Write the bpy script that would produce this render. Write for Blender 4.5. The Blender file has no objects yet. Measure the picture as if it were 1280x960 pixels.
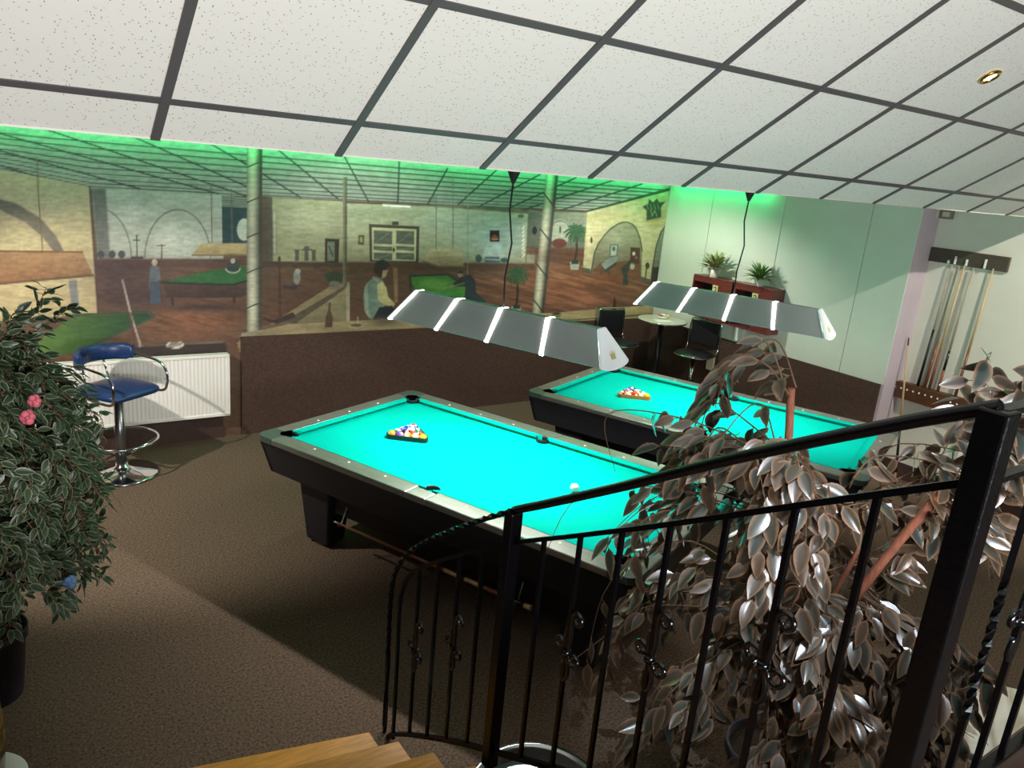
import bpy, bmesh, math, random
import numpy as np
from mathutils import Vector, Matrix

random.seed(7); rng = np.random.default_rng(11)
S = bpy.context.scene
COL = S.collection
PI = math.pi
R = math.radians

# ------------------------------------------------------------------ camera
F_PX, YAW, PITCH, ROLL, EYE = 955.6, R(35.649), R(15.782), R(-5.303), 2.7366
def cam_axes():
    f = np.array([math.sin(YAW)*math.cos(PITCH), math.cos(YAW)*math.cos(PITCH), -math.sin(PITCH)])
    r = np.array([math.cos(YAW), -math.sin(YAW), 0.0]); d = np.cross(f, r)
    return (r*math.cos(ROLL)+d*math.sin(ROLL), -r*math.sin(ROLL)+d*math.cos(ROLL), f)
CR, CD, CF = cam_axes()
cam = bpy.data.cameras.new('camera'); cam.sensor_width = 36; cam.sensor_fit = 'HORIZONTAL'
cam.lens = F_PX/1280*36; cam.clip_start = .05; cam.clip_end = 100
cam_o = bpy.data.objects.new('camera', cam); COL.objects.link(cam_o)
M = Matrix.Identity(4)
for i in range(3):
    M[i][0] = CR[i]; M[i][1] = -CD[i]; M[i][2] = -CF[i]
M[2][3] = EYE
cam_o.matrix_world = M
S.camera = cam_o

# ------------------------------------------------------------------ world, large lights, exposure
S.view_settings.view_transform = 'Standard'; S.view_settings.look = 'None'
S.view_settings.gamma = 1; S.view_settings.use_curve_mapping = False
S.view_settings.exposure = 0.0
W = bpy.data.worlds.new('world'); S.world = W; W.use_nodes = True
W.node_tree.nodes['Background'].inputs[0].default_value = (.55, .62, .72, 1)
W.node_tree.nodes['Background'].inputs[1].default_value = .6

def area_light(name, loc, aim, sx, sy, power, color, parent=None, spread=PI):
    l = bpy.data.lights.new(name, 'AREA'); l.shape = 'RECTANGLE'; l.size = sx; l.size_y = sy
    l.energy = power; l.color = color; l.spread = spread
    o = bpy.data.objects.new(name, l); COL.objects.link(o); o.location = loc
    o.rotation_euler = (Vector(aim)-Vector(loc)).to_track_quat('-Z', 'Y').to_euler()
    if parent: o.parent = parent
    return o
def spot_light(name, loc, aim, power, color, angle, blend=.4, size=.03, parent=None):
    l = bpy.data.lights.new(name, 'SPOT'); l.energy = power; l.color = color
    l.spot_size = R(angle); l.spot_blend = blend; l.shadow_soft_size = size
    o = bpy.data.objects.new(name, l); COL.objects.link(o); o.location = loc
    o.rotation_euler = (Vector(aim)-Vector(loc)).to_track_quat('-Z', 'Y').to_euler()
    if parent: o.parent = parent
    return o
# fill light added behind the camera, set in an unseen rear window
LIGHT_FILL = area_light('daylight_fill', (.6, -2.72, 1.95), (.6, 3, 2.2), 3.3, .95, 360, (.93, .97, 1.0))

# ------------------------------------------------------------------ helpers
def lin(c):
    return tuple(((x/255)/12.92 if x/255 <= .04045 else ((x/255+.055)/1.055)**2.4) for x in c)
def rgba(c): return (*lin(c), 1)

MATS = {}
def mat(name, c, rough=.6, metal=0, spec=.5, noise=0, nscale=20, bump=0, bscale=60, coat=0, c2=None, stretch=None, emit=None, estr=0, trans=0, rand=0):
    m = bpy.data.materials.new(name); m.use_nodes = True; nt = m.node_tree; b = nt.nodes['Principled BSDF']
    b.inputs['Base Color'].default_value = rgba(c); b.inputs['Roughness'].default_value = rough
    b.inputs['Metallic'].default_value = metal; b.inputs['Specular IOR Level'].default_value = spec
    b.inputs['Coat Weight'].default_value = coat; b.inputs['Coat Roughness'].default_value = .12
    if trans: b.inputs['Transmission Weight'].default_value = trans
    if emit: b.inputs['Emission Color'].default_value = (*emit, 1); b.inputs['Emission Strength'].default_value = estr
    tc = nt.nodes.new('ShaderNodeTexCoord'); co = tc.outputs['Object']
    if stretch:
        mp = nt.nodes.new('ShaderNodeMapping'); mp.inputs['Scale'].default_value = stretch
        nt.links.new(co, mp.inputs['Vector']); co = mp.outputs['Vector']
    if noise or c2:
        n = nt.nodes.new('ShaderNodeTexNoise'); n.inputs['Scale'].default_value = nscale; n.inputs['Detail'].default_value = 5
        nt.links.new(co, n.inputs['Vector'])
        rp = nt.nodes.new('ShaderNodeValToRGB'); rp.color_ramp.elements[0].position = .3; rp.color_ramp.elements[1].position = .7
        a = [x*(1-noise) for x in lin(c)]; d = lin(c2) if c2 else [min(1, x*(1+noise)) for x in lin(c)]
        rp.color_ramp.elements[0].color = (*a, 1); rp.color_ramp.elements[1].color = (*d, 1)
        nt.links.new(n.outputs['Fac'], rp.inputs['Fac']); out = rp.outputs['Color']
        nt.links.new(out, b.inputs['Base Color'])
    if bump:
        n2 = nt.nodes.new('ShaderNodeTexNoise'); n2.inputs['Scale'].default_value = bscale; n2.inputs['Detail'].default_value = 3
        nt.links.new(co, n2.inputs['Vector'])
        bp = nt.nodes.new('ShaderNodeBump'); bp.inputs['Strength'].default_value = bump; bp.inputs['Distance'].default_value = .01
        nt.links.new(n2.outputs['Fac'], bp.inputs['Height']); nt.links.new(bp.outputs['Normal'], b.inputs['Normal'])
    MATS[name] = m
    return m

class MB:
    """collects shapes of one part"""
    def __init__(s): s.v = []; s.f = []; s.sm = []
    def add(s, v, f, smooth=False):
        o = len(s.v); s.v += [tuple(x) for x in v]; s.f += [tuple(i+o for i in q) for q in f]; s.sm += [smooth]*len(f); return s
    def box(s, lo, hi):
        x0, y0, z0 = lo; x1, y1, z1 = hi
        return s.add([(x0,y0,z0),(x1,y0,z0),(x1,y1,z0),(x0,y1,z0),(x0,y0,z1),(x1,y0,z1),(x1,y1,z1),(x0,y1,z1)],
                     [(3,2,1,0),(4,5,6,7),(0,1,5,4),(1,2,6,5),(2,3,7,6),(3,0,4,7)])
    def prism(s, pts, z0, z1, inset=0):   # polygon in xy, extruded along z
        n = len(pts); a = sum(pts[i][0]*pts[(i+1)%n][1]-pts[(i+1)%n][0]*pts[i][1] for i in range(n))
        if a < 0: pts = pts[::-1]
        v = [(x, y, z0) for x, y in pts]+[(x, y, z1) for x, y in pts]
        f = [tuple(range(n))[::-1], tuple(range(n, 2*n))]+[(i, (i+1)%n, n+(i+1)%n, n+i) for i in range(n)]
        return s.add(v, f)
    def frustum(s, a, b, z0, z1):          # rect a (x0,y0,x1,y1) at z0 to rect b at z1
        v = [(a[0],a[1],z0),(a[2],a[1],z0),(a[2],a[3],z0),(a[0],a[3],z0),(b[0],b[1],z1),(b[2],b[1],z1),(b[2],b[3],z1),(b[0],b[3],z1)]
        return s.add(v, [(3,2,1,0),(4,5,6,7),(0,1,5,4),(1,2,6,5),(2,3,7,6),(3,0,4,7)])
    def hexa(s, v): return s.add(v, [(3,2,1,0),(4,5,6,7),(0,1,5,4),(1,2,6,5),(2,3,7,6),(3,0,4,7)])
    def lathe(s, prof, seg=28, c=(0,0,0), smooth=True, caps=True):
        v = []; f = []
        for r, z in prof:
            for i in range(seg):
                a = 2*PI*i/seg; v.append((c[0]+r*math.cos(a), c[1]+r*math.sin(a), c[2]+z))
        for k in range(len(prof)-1):
            for i in range(seg):
                j = (i+1)%seg; f.append((k*seg+i, k*seg+j, (k+1)*seg+j, (k+1)*seg+i))
        s.add(v, f, smooth)
        if caps:
            n = len(s.v)-len(v)
            s.f.append(tuple(n+i for i in range(seg))[::-1]); s.sm.append(False)
            s.f.append(tuple(n+(len(prof)-1)*seg+i for i in range(seg))); s.sm.append(False)
        return s
    def tube(s, pts, r, n=8, twist=0, closed=False, up=None, smooth=True, phase=0):
        P = [Vector(q) for q in pts]; m = len(P); rs = r if hasattr(r, '__len__') else [r]*m
        v = []; ref = None; L = 0
        for i in range(m):
            a = P[i-1] if (i > 0 or closed) else P[i]; b = P[(i+1)%m] if (i < m-1 or closed) else P[i]
            t = (b-a).normalized()
            if ref is None:
                ref = Vector(up) if up else (Vector((0,0,1)) if abs(t.z) < .9 else Vector((1,0,0)))
            x = ref-t*ref.dot(t)
            if x.length < 1e-5: x = t.orthogonal()
            x.normalize(); ref = x; y = t.cross(x)
            if i: L += (P[i]-P[i-1]).length
            for k in range(n):
                an = 2*PI*k/n+phase+twist*L
                v.append(P[i]+(x*math.cos(an)+y*math.sin(an))*rs[i])
        f = []
        for i in range(m if closed else m-1):
            i2 = (i+1)%m
            for k in range(n): f.append((i*n+k, i*n+(k+1)%n, i2*n+(k+1)%n, i2*n+k))
        s.add(v, f, smooth)
        if not closed:
            o = len(s.v)-len(v)
            s.f.append(tuple(o+k for k in range(n))[::-1]); s.sm.append(False)
            s.f.append(tuple(o+(m-1)*n+k for k in range(n))); s.sm.append(False)
        return s
    def sphere(s, c, r, seg=16, rings=10, sc=(1,1,1)):
        prof = [(max(1e-4, math.sin(PI*k/rings)), -math.cos(PI*k/rings)) for k in range(rings+1)]
        v = []; f = []
        for pr, pz in prof:
            for i in range(seg):
                a = 2*PI*i/seg; v.append((c[0]+r*sc[0]*pr*math.cos(a), c[1]+r*sc[1]*pr*math.sin(a), c[2]+r*sc[2]*pz))
        for k in range(rings):
            for i in range(seg):
                j = (i+1)%seg; f.append((k*seg+i, k*seg+j, (k+1)*seg+j, (k+1)*seg+i))
        return s.add(v, f, True)
    def mesh(s, name, material=None):
        me = bpy.data.meshes.new(name); me.from_pydata(s.v, [], s.f)
        me.polygons.foreach_set('use_smooth', s.sm)
        if material: me.materials.append(material)
        me.update(); return me
    def build(s, name, material, parent=None, loc=(0,0,0), bevel=0, seg=2):
        o = bpy.data.objects.new(name, s.mesh(name, material)); COL.objects.link(o)
        o.location = loc
        if parent: o.parent = parent
        if bevel:
            bv = o.modifiers.new('bevel', 'BEVEL'); bv.width = bevel; bv.segments = seg; bv.limit_method = 'ANGLE'
        return o
def inst(name, me, parent=None, loc=(0,0,0), rot=(0,0,0), scale=(1,1,1), matrix=None):
    o = bpy.data.objects.new(name, me); COL.objects.link(o)
    if parent: o.parent = parent
    if matrix is not None: o.matrix_local = matrix
    else: o.location = loc; o.rotation_euler = rot; o.scale = scale
    return o
def tag(o, label=None, cat=None, group=None, kind=None):
    if label: o['label'] = label
    if cat: o['category'] = cat
    if group: o['group'] = group
    if kind: o['kind'] = kind
    return o
def thing(name, label, cat, loc=(0,0,0), rz=0, group=None):
    o = bpy.data.objects.new(name, None); COL.objects.link(o); o.empty_display_size = .1
    o.location = loc; o.rotation_euler = (0, 0, rz)
    return tag(o, label, cat, group)
def struct(o, label=None): return tag(o, label, None, None, 'structure')
def copy_tree(o, parent=None):
    c = o.copy(); COL.objects.link(c); c.parent = parent
    for ch in list(o.children): copy_tree(ch, c)
    return c

# ------------------------------------------------------------------ materials
mat('carpet', (98, 82, 68), .95, noise=.55, nscale=75, bump=.5, bscale=220, spec=.1)
mat('dado_carpet', (80, 62, 54), .95, noise=.22, nscale=60, bump=.4, bscale=200, spec=.1)
mat('plaster', (214, 212, 196), .8, noise=.03, nscale=4, bump=.08, bscale=90)
mat('panel_paint', (206, 212, 196), .6, noise=.03, nscale=3, bump=.03, bscale=60)
mat('lilac_plaster', (196, 182, 188), .75, noise=.04, nscale=5)
mat('grid_bar', (84, 80, 80), .55)
mat('trim_dark', (66, 46, 38), .6, noise=.15, nscale=12)
mat('radiator', (236, 232, 222), .35)
mat('iron', (6, 6, 8), .26, spec=.22, bump=.12, bscale=70)
mat('iron_scroll', (8, 8, 10), .16, spec=.6)
mat('wood_yellow', (200, 138, 52), .38, noise=.22, nscale=9, stretch=(1, 7, 7), coat=.35)
mat('wood_edge', (176, 120, 48), .5, noise=.3, nscale=10, stretch=(1, 7, 7))
mat('cloth', (0, 168, 150), 1.0, spec=.03, noise=.04, nscale=5, bump=.08, bscale=500)
mat('rail_laminate', (132, 134, 126), .30, metal=.65, noise=.12, nscale=9, stretch=(1, 8, 8))
mat('corner_cap', (58, 74, 66), .35)
mat('apron', (26, 26, 31), .45, noise=.3, nscale=7, stretch=(1, 10, 10))
mat('apron_dark', (12, 12, 15), .5, noise=.2, nscale=7)
mat('pocket', (16, 16, 18), .45)
mat('pearl', (240, 236, 222), .2)
mat('chrome', (205, 205, 205), .12, metal=1)
mat('brushed', (150, 150, 150), .3, metal=1)
mat('blue_leather', (24, 48, 92), .35, noise=.1, nscale=20, bump=.1, bscale=90, coat=.1)
mat('black_leather', (22, 23, 27), .42, bump=.1, bscale=90)
mat('hood', (178, 180, 178), .45, metal=.2, noise=.06, nscale=4)
mat('acrylic', (250, 250, 248), .4, emit=(1, .98, .94), estr=9)
mat('cap_white', (236, 238, 238), .4, emit=(.9, .97, 1), estr=.28, noise=.04, nscale=40)
mat('crown', (242, 236, 168), .5)
mat('tube_glow', (255, 255, 255), .4, emit=(1, .98, .95), estr=6)
mat('hood_inner', (235, 235, 232), .6)
mat('cord', (20, 22, 20), .6)
mat('cabinet_red', (104, 44, 40), .4, noise=.3, nscale=8, stretch=(8, 1, 8), coat=.2)
mat('cabinet_dark', (46, 40, 46), .35)
mat('sticker', (206, 200, 130), .6)
mat('ink', (40, 46, 36), .6)
mat('pot_white', (208, 204, 190), .4)
mat('pot_plum', (44, 38, 56), .4, noise=.1, nscale=6)
mat('soil', (52, 42, 34), .95, noise=.4, nscale=60, bump=.6, bscale=120)
mat('bark', (140, 82, 58), .8, noise=.3, nscale=22, stretch=(5, 5, 1), bump=.4, bscale=60)
mat('twig', (112, 84, 60), .8, noise=.2, nscale=40)
mat('rack_wood', (88, 52, 30), .5, noise=.25, nscale=10, stretch=(8, 1, 8))
mat('rack_dark', (74, 66, 54), .45, noise=.25, nscale=10, stretch=(8, 1, 8))
mat('cue_pale', (206, 176, 128), .35, coat=.3)
mat('cue_grey', (168, 160, 136), .35, coat=.3)
mat('cue_brown', (128, 74, 46), .35, coat=.3)
mat('cue_black', (18, 18, 22), .35, coat=.3)
mat('brass', (190, 150, 70), .25, metal=1)
mat('lamp_glow', (255, 250, 230), .4, emit=(1, .9, .65), estr=14)
mat('led_green', (30, 255, 110), .5, emit=(0.0, 1.0, .27), estr=23)
mat('marble', (214, 208, 190), .3, c2=(196, 186, 166), noise=.06, nscale=6, stretch=(1, 5, 1), coat=.3)
mat('plastic_beige', (206, 198, 170), .5)
mat('plastic_grey', (120, 116, 104), .5)
mat('rack_black', (22, 22, 26), .3)
mat('rack_orange', (196, 112, 44), .4, noise=.15, nscale=20)
mat('paper', (226, 228, 220), .7)
mat('steel_rim', (170, 176, 176), .22, metal=.9)
mat('teal_reflection', (60, 86, 84), .12, spec=.7, coat=.5)
mat('flower_pink', (206, 96, 110), .6, noise=.3, nscale=60)
mat('flower_yellow', (222, 200, 110), .6, noise=.2, nscale=60)
mat('flower_blue', (96, 134, 176), .6, noise=.2, nscale=60)
mat('vase_black', (24, 22, 22), .25, c2=(206, 160, 70), noise=.2, nscale=11, coat=.4)
mat('terracotta_paint', (150, 92, 62), .8, noise=.12, nscale=8)

def tile_material():
    m = bpy.data.materials.new('ceiling_tile'); m.use_nodes = True; nt = m.node_tree; b = nt.nodes['Principled BSDF']
    b.inputs['Roughness'].default_value = .9; b.inputs['Specular IOR Level'].default_value = .1
    tc = nt.nodes.new('ShaderNodeTexCoord'); oi = nt.nodes.new('ShaderNodeObjectInfo')
    ad = nt.nodes.new('ShaderNodeVectorMath'); ad.operation = 'ADD'
    sc = nt.nodes.new('ShaderNodeVectorMath'); sc.operation = 'SCALE'; sc.inputs['Scale'].default_value = 37
    cx = nt.nodes.new('ShaderNodeCombineXYZ')
    for i in range(3): nt.links.new(oi.outputs['Random'], cx.inputs[i])
    nt.links.new(cx.outputs[0], sc.inputs[0]); nt.links.new(tc.outputs['Object'], ad.inputs[0]); nt.links.new(sc.outputs[0], ad.inputs[1])
    facs = []
    for sx, sy, th in ((112, 52, .19), (58, 122, .18)):
        mp = nt.nodes.new('ShaderNodeMapping'); mp.inputs['Scale'].default_value = (sx, sy, 60); mp.inputs['Rotation'].default_value = (0, 0, .4)
        vo = nt.nodes.new('ShaderNodeTexVoronoi'); vo.inputs['Scale'].default_value = 1
        nt.links.new(ad.outputs[0], mp.inputs[0]); nt.links.new(mp.outputs[0], vo.inputs['Vector'])
        lt = nt.nodes.new('ShaderNodeMath'); lt.operation = 'LESS_THAN'; lt.inputs[1].default_value = th
        nt.links.new(vo.outputs['Distance'], lt.inputs[0])
        sp = nt.nodes.new('ShaderNodeSeparateColor'); nt.links.new(vo.outputs['Color'], sp.inputs[0])
        g = nt.nodes.new('ShaderNodeMath'); g.operation = 'GREATER_THAN'; g.inputs[1].default_value = .62
        nt.links.new(sp.outputs[0], g.inputs[0])
        mu = nt.nodes.new('ShaderNodeMath'); mu.operation = 'MULTIPLY'; nt.links.new(lt.outputs[0], mu.inputs[0]); nt.links.new(g.outputs[0], mu.inputs[1])
        facs.append(mu)
    mx = nt.nodes.new('ShaderNodeMath'); mx.operation = 'MAXIMUM'
    nt.links.new(facs[0].outputs[0], mx.inputs[0]); nt.links.new(facs[1].outputs[0], mx.inputs[1])
    mi = nt.nodes.new('ShaderNodeMix'); mi.data_type = 'RGBA'
    mi.inputs[6].default_value = rgba((232, 227, 218)); mi.inputs[7].default_value = rgba((160, 150, 136))
    nt.links.new(mx.outputs[0], mi.inputs[0]); nt.links.new(mi.outputs[2], b.inputs['Base Color'])
    MATS['ceiling_tile'] = m
tile_material()

def leaf_material(name, centre, centre2, edge, rough, edge_lo=.45, edge_hi=.8):
    m = bpy.data.materials.new(name); m.use_nodes = True; nt = m.node_tree; b = nt.nodes['Principled BSDF']
    b.inputs['Roughness'].default_value = rough; b.inputs['Specular IOR Level'].default_value = .8 if rough < .4 else .5
    b.inputs['Coat Weight'].default_value = .9 if rough < .4 else .1; b.inputs['Coat Roughness'].default_value = .22
    at = nt.nodes.new('ShaderNodeAttribute'); at.attribute_name = 'edge'
    sp = nt.nodes.new('ShaderNodeSeparateColor'); nt.links.new(at.outputs['Color'], sp.inputs[0])
    oi = nt.nodes.new('ShaderNodeObjectInfo')
    ge = nt.nodes.new('ShaderNodeNewGeometry')
    n = nt.nodes.new('ShaderNodeTexNoise'); n.inputs['Scale'].default_value = 26; n.inputs['Detail'].default_value = 3
    nt.links.new(ge.outputs['Position'], n.inputs['Vector'])
    # leaf edge, wandering a little
    a = nt.nodes.new('ShaderNodeMath'); a.operation = 'MULTIPLY_ADD'; a.inputs[1].default_value = .55
    nt.links.new(n.outputs['Fac'], a.inputs[0]); nt.links.new(sp.outputs[0], a.inputs[2])
    s = nt.nodes.new('ShaderNodeMath'); s.operation = 'SUBTRACT'; s.inputs[1].default_value = .27; nt.links.new(a.outputs[0], s.inputs[0])
    mr = nt.nodes.new('ShaderNodeMapRange'); mr.inputs['From Min'].default_value = edge_lo; mr.inputs['From Max'].default_value = edge_hi
    nt.links.new(s.outputs[0], mr.inputs['Value'])
    # two centre tones, picked by leaf
    rn = nt.nodes.new('ShaderNodeMath'); rn.operation = 'ADD'; nt.links.new(oi.outputs['Random'], rn.inputs[0]); nt.links.new(sp.outputs[1], rn.inputs[1])
    fr = nt.nodes.new('ShaderNodeMath'); fr.operation = 'FRACT'; nt.links.new(rn.outputs[0], fr.inputs[0])
    m1 = nt.nodes.new('ShaderNodeMix'); m1.data_type = 'RGBA'; m1.inputs[6].default_value = rgba(centre); m1.inputs[7].default_value = rgba(centre2)
    nt.links.new(fr.outputs[0], m1.inputs[0])
    m2 = nt.nodes.new('ShaderNodeMix'); m2.data_type = 'RGBA'; m2.inputs[7].default_value = rgba(edge)
    nt.links.new(mr.outputs[0], m2.inputs[0]); nt.links.new(m1.outputs[2], m2.inputs[6])
    nt.links.new(m2.outputs[2], b.inputs['Base Color'])
    MATS[name] = m
leaf_material('leaf_green', (38, 54, 34), (58, 74, 48), (140, 146, 116), .42, .55, .95)
leaf_material('leaf_copper', (54, 62, 56), (84, 66, 50), (150, 112, 84), .30, .35, 1.15)
leaf_material('leaf_pale', (96, 124, 66), (150, 152, 96), (206, 196, 140), .5)
leaf_material('leaf_small', (40, 92, 40), (70, 120, 56), (150, 170, 90), .5)

# ------------------------------------------------------------------ room
YM, XW, XC = 7.196, 7.364, 7.68          # mural wall, panelled wall, cue-rack wall
YR = 3.90                                # the step between panelled and cue-rack wall
XL, YB = -2.4, -2.8                      # left wall, rear wall
ZC = 2.755                               # flat ceiling over the tables
EY, EZ, SL = 2.919, 2.720, R(32.75)      # lower edge of the sloped ceiling
DADO = .975
def slab(name, lo, hi, m, label=None): return struct(MB().box(lo, hi).build(name, MATS[m]), label)
slab('floor', (XL-.2, YB-.2, -.12), (XC+.2, YM+.2, 0), 'carpet', 'brown speckled carpet floor')
slab('wall_mural', (XL-.2, YM, 0), (XC+.2, YM+.15, 3.1), 'plaster', 'far wall carrying the mural')
slab('wall_right', (XW, YR, 0), (XC+.2, YM, 3.1), 'lilac_plaster', 'wall stepping forward beside the cue racks')
slab('wall_cue_side', (XC, YB-.2, 0), (XC+.2, YR, 6), 'plaster', 'pale wall with the cue racks')
slab('wall_left', (XL-.2, YB-.2, 0), (XL, YM, 6), 'trim_dark', 'dark left wall')
mat('ceiling_flat_paint', (150, 150, 144), .9)
slab('ceiling_flat', (XL, EY, ZC), (XC, YM, ZC+.12), 'ceiling_flat_paint', 'flat ceiling over the pool tables')
# rear wall; its window is added and sized for the fill light
WX0, WX1, WZ0, WZ1 = -1.1, 2.3, 1.42, 2.48
wr = MB()
wr.box((XL, YB-.2, 0), (WX0, YB, 6)); wr.box((WX1, YB-.2, 0), (XC, YB, 6))
wr.box((WX0, YB-.2, 0), (WX1, YB, WZ0)); wr.box((WX0, YB-.2, WZ1), (WX1, YB, 6))
struct(wr.build('wall_rear', MATS['trim_dark']), 'rear wall behind the landing')
w1 = thing('window_added', 'added unseen window in the rear wall, made for the light', None); tag(w1, kind='structure')
mat('window_white', (235, 235, 232), .4)
fr = MB()
for x in (WX0, (WX0+WX1)/2-.03, WX1-.06): fr.box((x, YB-.12, WZ0), (x+.06, YB-.05, WZ1))
for z in (WZ0, WZ1-.06): fr.box((WX0, YB-.12, z), (WX1, YB-.05, z+.06))
fr.build('added_window_frame', MATS['window_white'], w1)

# panelled wall: separate painted sheets with open joints
seams = [YM-.004, 6.46, 5.43, 4.40, YR]
for i in range(4):
    b_ = MB().box((XW-.012, seams[i+1]+.004, DADO), (XW+.001, seams[i]-.004, ZC-.01))
    p_ = b_.build('wall_panel', MATS['panel_paint'], bpy.data.objects['wall_right'], bevel=.003)
struct(MB().box((XW-.02, YR+.03, 0), (XW+.001, YM, DADO)).build('trim_1', MATS['dado_carpet']), 'brown carpet dado on the right wall')
struct(MB().box((1.97, YM-.02, 0), (XW, YM+.001, DADO)).build('trim_2', MATS['dado_carpet']), 'brown carpet dado under the mural')
struct(MB().box((XL, YM-.03, 0), (1.80, YM+.001, .23)).build('baseboard_mural', MATS['trim_dark'], bevel=.004), 'dark board below the radiator')
struct(MB().box((XC-.02, YB, 0), (XC+.001, YR, .17)).build('baseboard_cue_side', MATS['trim_dark'], bevel=.004), 'dark skirting below the cue racks')

# sloped tile ceiling
cs, sn = math.cos(SL), math.sin(SL)
ceil_m = Matrix(((1,0,0,0),(0,-cs,-sn,EY),(0,sn,-cs,EZ),(0,0,0,1)))   # local x along wall, y up the slope, z downwards into the room
ceil = MB().box((XL, 0, -.10), (XC, 6.0, -.012)).build('ceiling', MATS['grid_bar']); ceil.matrix_world = ceil_m
struct(ceil, 'sloped tile ceiling above the stairs')
TX, TY, X0, Y0 = .625, .635, .547, .221
OFFS = {-1: -.02, 0: -.024, 2: .03, 3: .013, 4: .026, 6: -.018, 7: -.06, 8: -.055}   # the bars are not laid quite evenly
def bar_x(i): return X0+TX*i+(OFFS.get(i, 0) if i < 9 else -.055)
rows = [0.0]+[Y0+TY*k for k in range(8)]
tiles = {}
for r_ in range(len(rows)-1):
    for i in range(-5, 12):
        xa, xb = bar_x(i), bar_x(i+1)
        if xa < XL: continue
        xb = min(xb, XC); ya, yb = rows[r_], rows[r_+1]; key = (round(xb-xa, 3), round(yb-ya, 3))
        if key not in tiles:
            w, h = xb-xa, yb-ya
            tiles[key] = MB().box((.012, .004 if r_ == 0 else .012, -.012), (w-.012, h-.012, 0)).mesh('ceiling_tile', MATS['ceiling_tile'])
        inst('ceiling_tile', tiles[key], ceil, (xa, ya, random.uniform(-.002, .001)))
for i in range(-4, 13):
    x = bar_x(i)
    if x < XC: MB().box((x-.015, 0, -.012), (x+.015, rows[-1], .006)).build('ceiling_bar', MATS['grid_bar'], ceil)
for y in rows[1:]: MB().box((XL, y-.015, -.012), (XC, y+.015, .004)).build('ceiling_bar', MATS['grid_bar'], ceil)
slab('ceiling_upper', (XL-.2, YB-.2, 5.9), (XC+.2, EY-4.2, 6.0), 'plaster', 'upper ceiling behind the slope')
struct(MB().box((XL, EY-.004, EZ-.002), (XC, EY+.012, ZC+.03)).build('trim_3', MATS['plaster']), 'edge strip of the sloped ceiling')

# ------------------------------------------------------------------ the mural: paint on the far wall
# the design is laid out on a sketch sheet; sheet_of() takes a point of the wall to its place on the sheet
def sheet_of(X, Z):
    v = np.stack([X, np.full_like(X, YM), Z-EYE], -1)
    w = v@CF
    return 640+F_PX*(v@CR)/w, 480+F_PX*(v@CD)/w

class Paint:
    def __init__(s, X, Z, gain=1.0):
        s.x, s.y = sheet_of(X, Z); s.c = np.zeros((len(X), 3)); s.gain = gain
    def mix(s, a, col):
        col = np.array(col, float)/255; a = a[:, None] if a.ndim == 1 else a
        s.c = s.c*(1-a)+col*a
    def fill(s, col): s.c[:] = np.array(col)/255
    def poly(s, pts, col, soft=.8, alpha=1, col2=None, axis=1):
        pts = np.array(pts, float); x, y = s.x, s.y
        m = (x > pts[:,0].min()-3) & (x < pts[:,0].max()+3) & (y > pts[:,1].min()-3) & (y < pts[:,1].max()+3)
        idx = np.nonzero(m)[0]
        if not len(idx): return
        px, py = x[idx], y[idx]; ins = np.zeros(len(idx), bool); dist = np.full(len(idx), 1e9)
        n = len(pts)
        for i in range(n):
            x0, y0 = pts[i]; x1, y1 = pts[(i+1)%n]
            c = ((y0 > py) != (y1 > py))
            if y1 != y0: ins ^= c & (px < (x1-x0)*(py-y0)/(y1-y0)+x0)
            dx, dy = x1-x0, y1-y0; t = np.clip(((px-x0)*dx+(py-y0)*dy)/(dx*dx+dy*dy+1e-9), 0, 1)
            dist = np.minimum(dist, np.hypot(px-x0-t*dx, py-y0-t*dy))
        sd = np.where(ins, dist, -dist); a = np.clip(sd/soft+.5, 0, 1)*alpha
        col = np.array(col, float)/255
        if col2 is not None:
            q = py if axis == 1 else px; lo, hi = pts[:,axis].min(), pts[:,axis].max()
            t = np.clip((q-lo)/(hi-lo), 0, 1)[:,None]; cc = col*(1-t)+np.array(col2)/255*t
        else: cc = col[None]
        s.c[idx] = s.c[idx]*(1-a[:,None])+cc*a[:,None]
    def line(s, pts, w, col, alpha=1):
        pts = np.array(pts, float); x, y = s.x, s.y
        m = (x > pts[:,0].min()-w-2) & (x < pts[:,0].max()+w+2) & (y > pts[:,1].min()-w-2) & (y < pts[:,1].max()+w+2)
        idx = np.nonzero(m)[0]
        if not len(idx): return
        px, py = x[idx], y[idx]; dist = np.full(len(idx), 1e9)
        for i in range(len(pts)-1):
            x0, y0 = pts[i]; x1, y1 = pts[i+1]; dx, dy = x1-x0, y1-y0
            t = np.clip(((px-x0)*dx+(py-y0)*dy)/(dx*dx+dy*dy+1e-9), 0, 1)
            dist = np.minimum(dist, np.hypot(px-x0-t*dx, py-y0-t*dy))
        a = np.clip(w/2-dist+.5, 0, 1)*alpha
        s.c[idx] = s.c[idx]*(1-a[:,None])+np.array(col)/255*a[:,None]
    def ell(s, cx, cy, rx, ry, col, soft=.8, alpha=1, rot=0):
        t = np.linspace(0, 2*PI, 25)[:-1]
        c, q = math.cos(rot), math.sin(rot)
        s.poly(np.stack([cx+rx*np.cos(t)*c-ry*np.sin(t)*q, cy+rx*np.cos(t)*q+ry*np.sin(t)*c], -1), col, soft, alpha)
    def blob(s, cx, cy, rx, ry, col, alpha):
        a = np.exp(-(((s.x-cx)/rx)**2+((s.y-cy)/ry)**2))*alpha; s.mix(a, col)
    def arc(s, cx, cy, rx, ry, a0, a1, w, col, alpha=1):
        t = np.radians(np.linspace(a0, a1, 28)); s.line(np.stack([cx+rx*np.cos(t), cy-ry*np.sin(t)], -1), w, col, alpha)

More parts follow.
